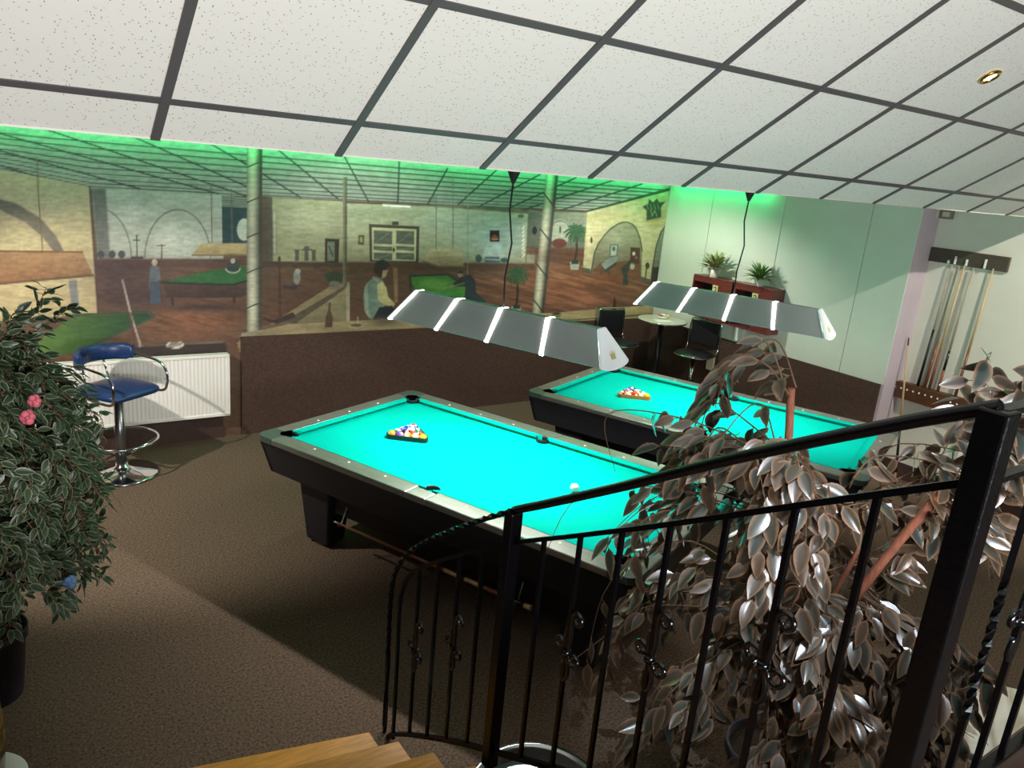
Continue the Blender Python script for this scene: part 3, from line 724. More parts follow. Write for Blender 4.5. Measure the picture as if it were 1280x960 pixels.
# ------------------------------------------------------------------ balls and racks
BR = .02865
BALLC = {1: (236, 190, 30), 2: (30, 60, 150), 3: (200, 46, 36), 4: (96, 66, 150), 5: (236, 128, 36), 6: (30, 110, 70), 7: (120, 36, 36), 8: (20, 20, 22)}
CN = {1: 'yellow', 2: 'blue', 3: 'red', 4: 'purple', 5: 'orange', 6: 'green', 7: 'maroon', 8: 'black'}
def ball_material(k):
    m = bpy.data.materials.new('ball_%s' % ('cue' if k == 0 else CN[(k-1)%8+1])); m.use_nodes = True; nt = m.node_tree; b = nt.nodes['Principled BSDF']
    b.inputs['Roughness'].default_value = .12; b.inputs['Coat Weight'].default_value = .3
    ivory = rgba((238, 230, 208))
    if k == 0: b.inputs['Base Color'].default_value = ivory; return m
    col = rgba(BALLC[(k-1)%8+1]); tc = nt.nodes.new('ShaderNodeTexCoord'); sp = nt.nodes.new('ShaderNodeSeparateXYZ'); nt.links.new(tc.outputs['Object'], sp.inputs[0])
    def math_(op, a, v):
        n = nt.nodes.new('ShaderNodeMath'); n.operation = op; nt.links.new(a, n.inputs[0]); n.inputs[1].default_value = v; return n.outputs[0]
    ax = math_('ABSOLUTE', sp.outputs['X'], 0); dot = math_('GREATER_THAN', ax, BR*.90)
    if k > 8: band = math_('GREATER_THAN', math_('ABSOLUTE', sp.outputs['Z'], 0), BR*.52)
    mx = nt.nodes.new('ShaderNodeMix'); mx.data_type = 'RGBA'; mx.inputs[6].default_value = col; mx.inputs[7].default_value = ivory
    if k > 8:
        q = nt.nodes.new('ShaderNodeMath'); q.operation = 'MAXIMUM'; nt.links.new(dot, q.inputs[0]); nt.links.new(band, q.inputs[1]); nt.links.new(q.outputs[0], mx.inputs[0])
    else: nt.links.new(dot, mx.inputs[0])
    nt.links.new(mx.outputs[2], b.inputs['Base Color']); return m
ballmesh = {}
for k in range(16):
    ballmesh[k] = MB().sphere((0, 0, 0), BR, 24, 14).mesh('pool_ball', ball_material(k))
def rack(T, A, B, order, frame_mat, where, flabel):
    A, B = Vector(A), Vector(B); e = (B-A).normalized(); n = Vector((-e.y, e.x))
    if n.dot(Vector((-1, 1))) < 0: n = -n
    c0 = A+e*.035+n*.035
    pos = []; i = 0
    for r_ in range(5):
        for q in range(5-r_):
            xy = c0+e*(BR*2.01*(q+.5*r_))+n*(BR*2.01*.866*r_); k = order[i]; i += 1
            w = tbl(T, xy.x, xy.y, BED+BR)
            o = inst('pool_ball', ballmesh[k], None, w, (random.uniform(0, 6), random.uniform(0, 6), random.uniform(0, 6)))
            kind = 'solid' if k < 8 else ('striped' if k > 8 else 'solid')
            tag(o, '%s %s pool ball in the %s' % (kind, CN[(k-1)%8+1], where), 'ball', 'balls racked on the pool tables')
    # frame: rounded triangle
    cen = c0+e*(BR*2.01*2)+n*(BR*2.01*.866*4/3)
    corners = [c0, c0+e*(BR*2.01*4), c0+e*(BR*2.01*2)+n*(BR*2.01*.866*4)]
    def ring(d):
        out = []
        for i, c in enumerate(corners):
            a = math.atan2((c-cen).y, (c-cen).x)
            for k in range(-3, 4): out.append((c.x+d*math.cos(a+k*R(20)), c.y+d*math.sin(a+k*R(20))))
        return out
    inn, out = ring(BR+.001), ring(BR+.011); N = len(inn); v = []; f = []
    for pts, z in ((inn, 0), (out, 0), (out, .034), (inn, .034)): v += [(x, y, z) for x, y in pts]
    for k in range(4):
        for i in range(N): f.append((k*N+i, k*N+(i+1)%N, ((k+1)%4)*N+(i+1)%N, ((k+1)%4)*N+i))
    o = MB().add(v, f).build('triangle_rack', MATS[frame_mat]); o.location = tbl(T, 0, 0, BED+.0005); o.rotation_euler = (0, 0, TH)
    tag(o, flabel, 'ball rack', 'triangle racks on the pool tables')
rack(T1, (-.835, -.164), (-.571, -.023), [5,4,13,9,1, 14,8,3,7, 12,15,6, 2,10, 11], 'rack_black', 'black rack on the nearer pool table', 'black triangular ball rack on the nearer pool table')
rack(T2, (-.811, -.206), (-.545, -.042), [15,9,3,13,1, 7,11,5,9+1, 12,8,14, 4,2, 6], 'rack_orange', 'orange wooden rack on the farther table', 'orange wooden triangular ball rack on the farther pool table')
cb = inst('pool_ball', ballmesh[0], None, (3.023, 3.424, BED+BR)); tag(cb, 'white cue ball alone on the turquoise cloth of the nearer table', 'ball')

# ------------------------------------------------------------------ lamps over the tables
def crown_mesh(s):
    pts = [(-.5, -.45), (.5, -.45), (.62, .35), (.28, -.02), (0, .5), (-.28, -.02), (-.62, .35)]
    return [(x*s, y*s) for x, y in pts]
def billiard_lamp(T, label, power, cord_px, u0):
    ut, vt, zt, ub, vb, zb = .71, .034, 1.855, .823, .166, 1.66
    t = thing('billiard_lamp', label, 'lamp', T+U*u0, TH, 'lamps hanging over the pool tables')
    ft = [-1, -.5, 0, .5, 1]
    th = .006
    for s in (-1, 1):
        for i in range(4):
            a, b = ft[i], ft[i+1]; g = .011
            q = [(a*ut+g, s*vt, zt), (b*ut-g, s*vt, zt), (b*ub-g, s*vb, zb), (a*ub+g, s*vb, zb)]
            inn = [(x, y-s*th, z-th*.6) for x, y, z in q]
            v = q+inn
            if s < 0: v = inn+q
            MB().hexa(v).build('shade_panel', MATS['hood'], t)
    # glowing acrylic ribs between the panels
    for k, a in enumerate(ft):
        m = MB(); wd = .013
        path = [(a*ub, -vb+.035, zb-.006), (a*ub, -vb-.006, zb-.004), (a*ut, -vt-.006, zt+.005), (a*ut, vt+.006, zt+.005), (a*ub, vb+.006, zb-.004), (a*ub, vb-.035, zb-.006)]
        for i in range(len(path)-1):
            p, q = path[i], path[i+1]; dy, dz = q[1]-p[1], q[2]-p[2]; L = math.hypot(dy, dz); ny, nz = dz/L*.008, -dy/L*.008
            if k == 4: continue
            m.hexa([(p[0]-wd, p[1], p[2]), (p[0]+wd, p[1], p[2]), (p[0]+wd, p[1]+ny, p[2]+nz), (p[0]-wd, p[1]+ny, p[2]+nz),
                    (q[0]-wd, q[1], q[2]), (q[0]+wd, q[1], q[2]), (q[0]+wd, q[1]+ny, q[2]+nz), (q[0]-wd, q[1]+ny, q[2]+nz)])
        if m.v: tag(m.build('light_rib', MATS['acrylic'], t), 'glowing white rib')
    MB().box((-ut, -vt, zt-.004), (ut, vt, zt+.004)).build('top_plate', MATS['hood'], t)
    # white end caps, curved below, with a crown
    for s in (-1, 1):
        prof = [(-vt-.008, 1.0), (vt+.008, 1.0)]+[(x, y) for x, y in [((vb+.012)*math.cos(a), -.0-.16*math.sin(a)) for a in np.linspace(0, PI, 11)]]
        v = []
        for off in (0, .012):
            for y, tt in prof:
                z = zt+.006 if tt == 1.0 else zb+.004+tt*.18
                f_ = (zt-z)/(zt-zb); v.append((s*(ut+(ub-ut)*f_+off+.002), y, z))
        n = len(prof); f = [tuple(range(n)), tuple(range(n, 2*n))[::-1]]+[(i, n+i, n+(i+1)%n, (i+1)%n) for i in range(n)]
        if s < 0: f = [q[::-1] for q in f]
        cap = MB().add(v, f).build('end_cap', MATS['cap_white'], t); tag(cap, 'white end cap with a yellow crown')
        c2 = crown_mesh(.062); cz = (zt+zb)/2-.04; v = []
        for off in (.0142, .0152):
            for y, z in c2:
                zz = cz+z; f_ = (zt-zz)/(zt-zb); v.append((s*(ut+(ub-ut)*f_+off), y, zz))
        n = len(c2); f = [tuple(range(n)), tuple(range(n, 2*n))[::-1]]+[(i, n+i, n+(i+1)%n, (i+1)%n) for i in range(n)]
        MB().add(v, f).build('crown', MATS['crown'], cap)
    MB().tube([(-.68, 0, 1.785), (.68, 0, 1.785)], .014, 10).build('tube', MATS['tube_glow'], t)
    cords = [(0, 0, zt), (cord_px*.2, 0, zt+.2), (-cord_px*.3, .006, zt+.42), (cord_px*.35, 0, zt+.62), (cord_px*.2, 0, ZC-.12)]
    MB().tube(cords, .006, 7).build('cord', MATS['cord'], t)
    MB().lathe([(.004, -.12), (.012, -.112), (.055, -.01), (.055, 0)], 20, (cord_px*.2, 0, ZC)).build('ceiling_canopy', MATS['cord'], t)
    l = bpy.data.lights.new('lamp_light', 'AREA'); l.shape = 'RECTANGLE'; l.size = 1.36; l.size_y = .045; l.energy = power; l.color = (1, .985, .95)
    o = bpy.data.objects.new('lamp_light', l); COL.objects.link(o); o.location = (0, 0, 1.755); o.parent = t
    return t
billiard_lamp(T1, 'grey panelled billiard lamp hanging over the nearer pool table', 66, -.05, -.024)
billiard_lamp(T2, 'grey panelled billiard lamp hanging over the farther pool table', 36, -.05, .034)

# ------------------------------------------------------------------ recessed spotlights: real ones and unseen ones added for light
def recessed(loc, nrm, label, power, aim, color, angle):
    t = thing('recessed_spotlight', label, 'spotlight', loc)
    z = Vector(nrm).normalized(); q = z.to_track_quat('Z', 'Y'); t.rotation_mode = 'QUATERNION'; t.rotation_quaternion = q
    MB().lathe([(.032, .000), (.047, -.002), (.050, .004), (.046, .010), (.034, .012), (.031, .002)], 28, caps=False).build('ring', MATS['brass'], t)
    MB().lathe([(.0005, .002), (.018, .004), (.031, .001)], 24, caps=False).build('bulb', MATS['lamp_glow'], t)
    return spot_light('spot_light', Vector(loc)+z*.02, aim, power, color, angle, .5, .03)
nrm = (0, -sn, -cs)
s_c = Vector((3.978, 1.946, 3.345)); s_c += Vector((0, -sn, -cs))*.002
recessed(s_c, nrm, 'round brass recessed spotlight in the sloped tile ceiling', 45, (3.5, .7, 0), (1, .86, .68), 80)
recessed((-.55, 5.35, ZC-.004), (0, 0, -1), 'round brass recessed spotlight in the flat ceiling above the blue bar stool', 380, (.95, 6.5, .1), (1, .95, .88), 88)
recessed((5.9, 6.05, ZC-.004), (0, 0, -1), 'added unseen spotlight in the flat ceiling brightening the corner by the round high table', 120, (6.5, 6.5, 0), (1, .97, .9), 150)  # unseen lamp, added to brighten the far right corner
recessed((3.1, 6.05, ZC-.004), (0, 0, -1), 'added unseen spotlight in the flat ceiling brightening the middle of the mural', 48, (3.2, 7.0, .6), (1, .97, .9), 150)  # unseen lamp, added to lift the dim middle of the mural
def slope_z(y): return EZ+(EY-y)*math.tan(SL)
for (x, y), lab, pw, aim, colr, ang in (((6.25, 1.30), 'added unseen spotlight in the sloped ceiling brightening the cue rack wall', 400, (7.5, 3.9, 1.4), (1, .95, .86), 80),  # added out of view to light the pale walls at the right
                                        ((.90, -.40), 'added unseen spotlight above the landing putting sheen on the coppery ficus', 600, (2.90, 1.48, .9), (.74, .86, 1), 25)):  # added behind the camera for sheen on the hanging leaves
    recessed(Vector((x, y, slope_z(y)))+Vector(nrm)*.002, nrm, lab, pw, aim, colr, ang)

# ------------------------------------------------------------------ blue bar stool
def ring_pts(r, z, n=36, c=(0, 0)): return [(c[0]+r*math.cos(2*PI*i/n), c[1]+r*math.sin(2*PI*i/n), z) for i in range(n)]
def smooth_path(pts, n=6):
    P = [Vector(p) for p in pts]; out = []
    for i in range(len(P)-1):
        a, b, c, d = P[max(i-1, 0)], P[i], P[i+1], P[min(i+2, len(P)-1)]
        for k in range(n):
            t = k/n; out.append(.5*((2*b)+(c-a)*t+(2*a-5*b+4*c-d)*t*t+(3*b-a-3*c+d)*t**3))
    out.append(P[-1]); return out
def cushion_mesh(w, d, h, corner, dome=.02, n=20):
    # rounded-square upholstered pad, centred, base at z=0
    def se(k, s):
        a = 2*PI*k/40; e = 2/corner; c, q = math.cos(a), math.sin(a)
        return (w/2*s*math.copysign(abs(c)**e, c), d/2*s*math.copysign(abs(q)**e, q))
    prof = [(.90, 0), (.985, h*.15), (1.0, h*.45), (.985, h*.75), (.93, h*.95), (.75, h+dome*.5), (.4, h+dome*.9), (.02, h+dome)]
    v = []; f = []
    for s, z in prof: v += [(*se(k, s), z) for k in range(40)]
    for r_ in range(len(prof)-1):
        for k in range(40): f.append((r_*40+k, r_*40+(k+1)%40, (r_+1)*40+(k+1)%40, (r_+1)*40+k))
    m = MB(); m.add(v, f, True); m.f.append(tuple(range(40))[::-1]); m.sm.append(False); return m
bs = thing('bar_stool', 'blue leather bar stool with chrome armrests standing before the white radiator', 'bar stool', (.836, 6.60, 0), math.atan2(-.82, .58))
MB().lathe([(.285, 0), (.29, .008), (.27, .022), (.12, .05), (.05, .075), (.045, .10)], 40).build('base', MATS['chrome'], bs)
MB().lathe([(.042, .08), (.042, .42), (.036, .43), (.036, .70)], 24).build('column', MATS['brushed'], bs)
fr_ = MB().tube(ring_pts(.285, .31), .011, 8, closed=True).build('foot_ring', MATS['chrome'], bs)
for k in range(4):
    a = PI/4+k*PI/2; MB().tube([(.285*math.cos(a), .285*math.sin(a), .305), (.045*math.cos(a), .045*math.sin(a), .16)], .008, 6).build('spoke', MATS['chrome'], fr_)
cushion_mesh(.50, .50, .055, 5, .012).build('seat', MATS['blue_leather'], bs, (0, 0, .705))
# curved backrest on the -x side
def back_pad(rad, a0, a1, z, hh, thick, n=24):
    v = []; f = []; sec = [(-.5, -.35), (-.3, -.5), (.3, -.5), (.5, -.35), (.5, .35), (.3, .5), (-.3, .5), (-.5, .35)]
    for i in range(n+1):
        t = i/n; a = a0+(a1-a0)*t; k = 1 if .05 < t < .95 else .82
        for tx, tz in sec:
            r_ = rad+tx*thick*k; v.append((r_*math.cos(a), r_*math.sin(a), z+tz*hh*k))
    for i in range(n):
        for j in range(8): f.append((i*8+j, i*8+(j+1)%8, (i+1)*8+(j+1)%8, (i+1)*8+j))
    m = MB().add(v, f, True); m.f += [tuple(range(8))[::-1], tuple(n*8+j for j in range(8))]; m.sm += [False, False]; return m
bk = back_pad(.27, R(180-72), R(180+72), .985, .13, .06).build('backrest', MATS['blue_leather'], bs)
for a in (-24, 24): back_pad(.27, R(180+a-.8), R(180+a+.8), .985, .136, .066, 2).build('seam', MATS['cue_black'], bk)
for s in (-1, 1):
    MB().tube(smooth_path([(-.08, s*.265, .96), (.06, s*.275, .955), (.19, s*.272, .93), (.245, s*.27, .86), (.245, s*.27, .76), (.20, s*.262, .70), (.0, s*.24, .695), (-.15, s*.2, .695)]), .011, 8).build('armrest', MATS['chrome'], bs)
    MB().tube([(-.20, s*.12, .70), (-.255, s*.10, .94)], .009, 6).build('back_post', MATS['chrome'], bs)

# ------------------------------------------------------------------ black bar chairs, high table by the panelled wall
def black_chair(loc, rz, label):
    t = thing('bar_chair', label, 'bar chair', loc, rz, 'black bar chairs with chrome frames')
    MB().lathe([(.22, 0), (.225, .008), (.2, .02), (.06, .04), (.035, .06)], 32).build('base', MATS['chrome'], t)
    MB().lathe([(.03, .04), (.03, .72)], 18).build('column', MATS['chrome'], t)
    MB().tube(ring_pts(.17, .30, 28), .009, 7, closed=True).build('foot_ring', MATS['chrome'], t)
    cushion_mesh(.42, .42, .04, 3.2, .008).build('seat', MATS['black_leather'], t, (0, 0, .735))
    MB().tube([(x*1.0, y*1.0, .745) for x, y, _ in [(*( .215*math.copysign(abs(math.cos(a))**.62, math.cos(a)), .215*math.copysign(abs(math.sin(a))**.62, math.sin(a))), 0) for a in [2*PI*i/36 for i in range(36)]]], .010, 7, closed=True).build('seat_rim', MATS['chrome'], t)
    m = MB(); m.box((-.225, -.185, .84), (-.195, .185, 1.13)); m.build('backrest', MATS['black_leather'], t, bevel=.013, seg=3)
    MB().tube(smooth_path([(-.15, -.205, .745), (-.20, -.205, .80), (-.215, -.205, 1.05), (-.215, -.19, 1.135), (-.215, -.15, 1.148), (-.215, .15, 1.148), (-.215, .19, 1.135), (-.215, .205, 1.05), (-.20, .205, .80), (-.15, .205, .745)]), .011, 8).build('back_frame', MATS['chrome'], t)
    return t
black_chair((7.08, 6.14, 0), R(196), 'black bar chair with chrome frame right of the high round table')
black_chair((6.50, 6.86, 0), R(266), 'black bar chair with chrome frame left of the high round table')
def round_table(name, loc, h, r, label, top='marble', rim='steel_rim'):
    t = thing(name, label, 'table', loc)
    MB().lathe([(r-.02, h-.03), (r, h-.024), (r, h-.006), (r-.006, h)], 56).build('table_top', MATS[top], t)
    MB().tube(ring_pts(r+.002, h-.015, 56), .010, 6, closed=True).build('rim', MATS[rim], t)
    MB().lathe([(.035, .03), (.035, h-.03)], 18).build('column', MATS['rack_black'], t)
    MB().lathe([(.22, 0), (.225, .012), (.19, .025), (.05, .05)], 32).build('foot', MATS['rack_black'], t)
    return t
round_table('high_table', (6.97, 6.64, 0), 1.08, .30, 'round pale high table between the two black bar chairs')
o = MB().box((-.11, -.075, 0), (.11, .075, .003)).build('napkin', MATS['paper']); o.location = (6.90, 6.55, 1.081); o.rotation_euler = (0, 0, R(-18)); tag(o, 'white paper sheet lying on the round high table', 'paper')
ash = thing('flower_dish', 'small dish of pale blossoms on the round high table', 'dish', (7.02, 6.68, 1.081))
MB().lathe([(.05, 0), (.07, .012), (.075, .03), (.068, .03), (.045, .012), (.001, .010)], 22, caps=False).build('dish', MATS['paper'], ash)
for k in range(7):
    a = k*2.4; r_ = .02+.045*(k%3)/2; MB().sphere((r_*math.cos(a), r_*math.sin(a), .04), .024, 8, 6, (1, 1, .7)).build('blossom', MATS[['paper', 'flower_pink', 'flower_yellow'][k%3]], ash)
bsn = thing('metal_basin', 'round shiny metal basin on the carpet below the stair railing', 'basin', (1.80, 2.04, 0))
MB().lathe([(.22, 0), (.25, .01), (.285, .14), (.30, .15), (.30, .156), (.283, .156), (.27, .14), (.24, .03), (.001, .025)], 48, caps=False).build('bowl', MATS['steel_rim'], bsn)
MB().lathe([(.001, .095), (.258, .096)], 48, caps=False).build('teal_disc', MATS['teal_reflection'], bsn)  # inner disc with a turquoise reflection put into its colour
round_table('marble_table', (3.52, .84, 0), .62, .38, 'round marble table beyond the railing of the landing')

# ------------------------------------------------------------------ radiators
def radiator(loc, rz, L, H, label):
    t = thing('radiator', label, 'radiator', loc, rz)
    m = MB(); n = int(L/.033); top = []
    v = []; f = []
    for i in range(n*4+1):
        x = i*L/(n*4); d = [.0, .0035, .0035, .0][i%4] if 2 <= i <= n*4-2 else 0
        v += [(x, -.0785-d, .025), (x, -.0785-d, H-.025)]
    for i in range(n*4): f.append((2*i, 2*i+2, 2*i+3, 2*i+1))
    MB().add(v, f).build('front_panel', MATS['radiator'], t)
    MB().box((0, -.075, 0), (L, -.06, H)).build('panel', MATS['radiator'], t, bevel=.004)
    MB().box((0, -.088, H-.028), (L, -.01, H)).build('top_grille', MATS['radiator'], t, bevel=.004)
    MB().box((0, -.088, 0), (L, -.02, .028)).build('bottom_rail', MATS['radiator'], t, bevel=.004)
    for x in (0, L-.012): MB().box((x, -.088, 0), (x+.012, -.01, H)).build('side_cover', MATS['radiator'], t, bevel=.003)
    for x in (.25, L-.3): MB().box((x, -.06, .1), (x+.04, -.002, .3)).build('bracket', MATS['radiator'], t)
    return t
radiator((.10, YM-.036, .245), 0, 1.74, .60, 'white ribbed radiator under the mural behind the blue bar stool')
radiator((XC-.004, 3.16, .235), R(-90), 1.9, .56, 'cream ribbed radiator on the wall below the cue racks')

# ------------------------------------------------------------------ cabinets and plants on the panelled wall
def wall_cabinet(y0, y1, z0, z1, label):
    t = thing('wall_cabinet', label, 'cabinet', (XW-.012, (y0+y1)/2, z0), 0, 'red cabinets on the panelled wall')
    w, h, d = y0-y1, z1-z0, .20; th = .02
    MB().box((-d, -w/2, h-th), (0, w/2, h)).build('top', MATS['cabinet_red'], t, bevel=.003)
    MB().box((-d, -w/2, 0), (0, w/2, th)).build('bottom', MATS['cabinet_red'], t, bevel=.003)
    for y in (-w/2, w/2-th): MB().box((-d, y, th), (0, y+th, h-th)).build('side', MATS['cabinet_red'], t)
    MB().box((-.02, -w/2+th, th), (0, w/2-th, h-th)).build('back', MATS['cabinet_dark'], t)
    MB().box((-d, -w/2+th, h-.075), (-d+.015, w/2-th, h-th)).build('fascia', MATS['cabinet_red'], t)
    MB().box((-d, -w/2+th, th), (-d+.015, -w/2+.24, h-.075)).build('door', MATS['cabinet_red'], t)
    MB().box((-d+.03, -w/2+.24, h*.45), (-.03, w/2-.03, h*.47)).build('shelf', MATS['cabinet_dark'], t)
    st_ = MB().box((-d-.003, -w/2+.20, h-.20), (-d, -w/2+.28, h-.08)).build('sticker', MATS['sticker'], t)
    cy, cz = -w/2+.24, h-.14
    MB().tube(smooth_path([(-d-.004, cy+.018, cz+.025), (-d-.004, cy, cz+.04), (-d-.004, cy-.018, cz+.025), (-d-.004, cy-.008, cz), (-d-.004, cy+.016, cz-.035), (-d-.004, cy-.02, cz-.035)], 4), .005, 5).build('mark', MATS['ink'], st_)
    return t
wall_cabinet(6.40, 5.80, 1.19, 1.69, 'red wooden wall cabinet nearer the mural with a pale variegated plant on it')
wall_cabinet(5.76, 5.22, 1.19, 1.70, 'red wooden wall cabinet nearer the cue racks with a dark green plant on it')
ob = MB().box((XW-.045, 5.66, 1.0), (XW-.0125, 5.80, 1.17)).build('junction_box', MATS['paper'], bevel=.004); tag(ob, 'small white box on the wall under the red cabinets', 'box')
ob = MB().box((XW-.05, 6.02, .55), (XW-.0205, 6.13, .72)).build('socket_box', MATS['plastic_beige'], bevel=.006); tag(ob, 'small beige socket box low on the brown dado', 'socket')

def leaf_mesh(name, m, L, Wd, curl, fold, rnd=0.0):
    """a leaf lying along +y, face up, with midrib fold and droop"""
    ny, nx = 6, 4; v = []; f = []; col = []
    for j in range(ny+1):
        t = j/ny; w = Wd/2*math.sin(PI*min(1, t**.82))**.85*(1-.25*t) if 0 < t < 1 else 0.0004
        for i in range(nx+1):
            s = -1+2*i/nx
            v.append((s*w, L*t*(1-.12*curl*t), fold*abs(s)*w-curl*L*.35*t*t)); col.append(max(abs(s)**1.5, (abs(2*t-1))**6))
    for j in range(ny):
        for i in range(nx): a = j*(nx+1)+i; f.append((a, a+1, a+nx+2, a+nx+1))
    me = MB().add(v, f, True).mesh(name, m)
    at = me.color_attributes.new('edge', 'FLOAT_COLOR', 'POINT')
    at.data.foreach_set('color', np.array([(c, rnd, 0, 1) for c in col], np.float32).ravel())
    return me, np.array(v), f, col
def leaf_matrix(pos, d, n, scale):
    d = d.normalized(); x = d.cross(n)
    if x.length < 1e-4: x = d.orthogonal()
    x.normalize(); z = x.cross(d)
    Mx = Matrix.Identity(4)
    for i in range(3): Mx[i][0] = x[i]*scale; Mx[i][1] = d[i]*scale; Mx[i][2] = z[i]*scale; Mx[i][3] = pos[i]
    return Mx
def mass_object(name, m, variants, mats, parent, rnd):
    V_, F_, C_ = [], [], []; off = 0
    for k, Mx in mats:
        _, v, f, col = variants[k]; A = np.array(Mx); V_.append(v@A[:3,:3].T+A[:3,3]); F_ += [tuple(i+off for i in q) for q in f]
        r_ = rnd(); C_ += [(c, r_, 0, 1) for c in col]; off += len(v)
    me = bpy.data.meshes.new(name); me.from_pydata(np.concatenate(V_).tolist(), [], F_); me.materials.append(m)
    me.polygons.foreach_set('use_smooth', [True]*len(F_))
    at = me.color_attributes.new('edge', 'FLOAT_COLOR', 'POINT'); at.data.foreach_set('color', np.array(C_, np.float32).ravel()); me.update()
    return tag(inst(name, me, parent), kind='stuff')

def small_plant(loc, label, n, L, Wd, pot_r, pot_h, m):
    t = thing('potted_plant', label, 'plant', loc)
    MB().lathe([(pot_r*.7, 0), (pot_r, pot_h), (pot_r*.9, pot_h), (pot_r*.85, pot_h-.01), (.001, pot_h-.012)], 24, caps=False).build('pot', MATS['pot_white'], t)
    vs = [leaf_mesh('leaf', MATS[m], L, Wd, c, .3) for c in (.5, .9, 1.3)]
    for k in range(n):
        a = k*2.399+random.uniform(-.2, .2); el = random.uniform(.25, 1.25)
        d = Vector((math.cos(a)*math.cos(el), math.sin(a)*math.cos(el), math.sin(el))); nn = Vector((-math.cos(a)*math.sin(el), -math.sin(a)*math.sin(el), math.cos(el)))
        if loc[0]+d.x*L*.9 > XW-.03: continue
        inst('leaf', vs[k%3][0], t, matrix=leaf_matrix(Vector((0, 0, pot_h))+d*.02, d, nn, random.uniform(.7, 1.0)))
small_plant((XW-.16, 6.14, 1.691), 'pale variegated plant in a white pot on the left red cabinet', 90, .27, .052, .075, .10, 'leaf_pale')
small_plant((XW-.15, 5.48, 1.701), 'dark green bushy plant in a white pot on the right red cabinet', 120, .25, .034, .065, .07, 'leaf_small')

# ------------------------------------------------------------------ cue racks and cues
rk = thing('cue_rack', 'dark wooden upper cue rack with pale clips on the right wall', 'cue rack', (XC, 3.555, 2.22))
MB().box((-.035, -.375, 0), (0, .375, .135)).build('board', MATS['rack_dark'], rk, bevel=.005)
for y in (.125, .03, .10, -.13):
    pass
for y, hh in ((.145, .03), (.085, .075), (-.02, .06), (-.185, .085)): MB().box((-.055, y-.008, .005), (-.035, y+.008, .005+hh)).build('clip', MATS['paper'], rk, bevel=.003)
rk2 = thing('cue_rack', 'brown wooden lower cue rack with a row of pegs on the right wall', 'cue rack', (XC, 3.56, .835))
MB().box((-.09, -.375, .0), (0, .375, .165)).build('board', MATS['rack_wood'], rk2, bevel=.006)
for k in range(12): MB().sphere((-.093, .34-.0618*k, .105), .010, 8, 6).build('peg', MATS['paper'], rk2)
for y, top, cols, lab in ((3.70, 2.21, [('tip', 'cue_grey', 0, .01), ('shaft', 'cue_grey', .01, .52), ('butt', 'cue_black', .52, 1)], 'cue with a black butt, leftmost in the wall rack'),
                          (3.63, 2.2, [('tip', 'cue_grey', 0, .01), ('shaft', 'cue_grey', .01, .60), ('butt', 'cue_brown', .60, 1)], 'cue with a slim brown butt, second from the left in the wall rack'),
                          (3.585, 2.235, [('tip', 'cue_grey', 0, .01), ('shaft', 'cue_pale', .01, .66), ('butt', 'cue_brown', .66, 1)], 'cue with a pale shaft in the middle of the wall rack'),
                          (3.50, 2.215, [('tip', 'cue_grey', 0, .01), ('shaft', 'cue_grey', .01, .66), ('grip', 'cue_black', .66, .82), ('butt', 'cue_brown', .82, 1)], 'cue with a black grip, second from the right in the wall rack'),
                          (3.33, 2.24, [('tip', 'cue_grey', 0, .01), ('shaft', 'cue_pale', .01, .62), ('butt', 'cue_brown', .62, 1)], 'cue with a long brown butt, rightmost in the wall rack')):
    c = thing('cue_stick', lab, 'cue', (0, 0, 0), 0, 'cues in the wall rack')
    cue(c, Vector((XC-.046, y-.04, top)), Vector((XC-.055, y, 1.001)), cols)
lc = thing('cue_stick', 'pale cue with a black grip leaning against the lilac wall corner', 'cue')
cue(lc, Vector((XW+.2, YR-.03, 1.47)), Vector((XW+.07, YR-.30, .012)), [('tip', 'cue_pale', 0, .01), ('ferrule', 'cue_black', .01, .06), ('shaft', 'cue_pale', .06, .56), ('grip', 'cue_black', .56, .92), ('bumper', 'cue_brown', .92, 1)])
dv = thing('wall_sensor', 'small beige and grey sensor boxes under the ceiling edge at the wall corner', 'sensor', (XC-.02, 3.86, 2.63))
MB().box((-.06, .02, 0), (0.0, .09, .09)).build('housing', MATS['plastic_beige'], dv, bevel=.006)
h_ = MB().box((-.06, -.10, .0), (0.0, .015, .085)).build('housing', MATS['plastic_grey'], dv, bevel=.006)
MB().box((-.066, -.085, .02), (-.058, -.02, .065)).build('lens', MATS['plastic_beige'], h_)

# ------------------------------------------------------------------ staircase and landing
SX = 1.31; RISE, GO = .17, .287; Y1 = 2.70; NS = 8
stc = thing('staircase', 'yellow wooden staircase going down to the carpet', 'staircase', (0, 0, 0))
for k in range(1, NS):
    yn = Y1-GO*(k-1); z = RISE*k; sk = {1: .215, 2: .17, 3: .10, 4: .05}.get(k, 0)     # lower treads are splayed
    x0 = -.95
    yl = yn+sk*(SX-x0); sb = {1: .17, 2: .10, 3: .05}.get(k, 0); yb, ybl = yn-GO-.03, yn-GO-.03+sb*(SX-x0)
    MB().prism([(SX, yn), (x0, yl), (x0, ybl), (SX, yb)], z-.04, z).build('tread', MATS['wood_yellow'], stc, bevel=.006)
    MB().prism([(SX-.02, yn-.03), (x0, yl-.03), (x0, yl-.05), (SX-.02, yn-.05)], z-RISE, z-.04).build('riser', MATS['wood_edge'], stc)
sd = MB(); a = [(2.62, .0), (2.62, .10), (.71, 1.25), (.71, .98), (2.25, 0)]
n = len(a); v = [(SX+.005, y, z) for y, z in a]+[(SX+.045, y, z) for y, z in a]
sd.add(v, [tuple(range(n)), tuple(range(n, 2*n))[::-1]]+[(i, n+i, n+(i+1)%n, (i+1)%n) for i in range(n)]).build('stringer', MATS['trim_dark'], stc)
ZL = RISE*NS
LY = Y1-GO*(NS-1)
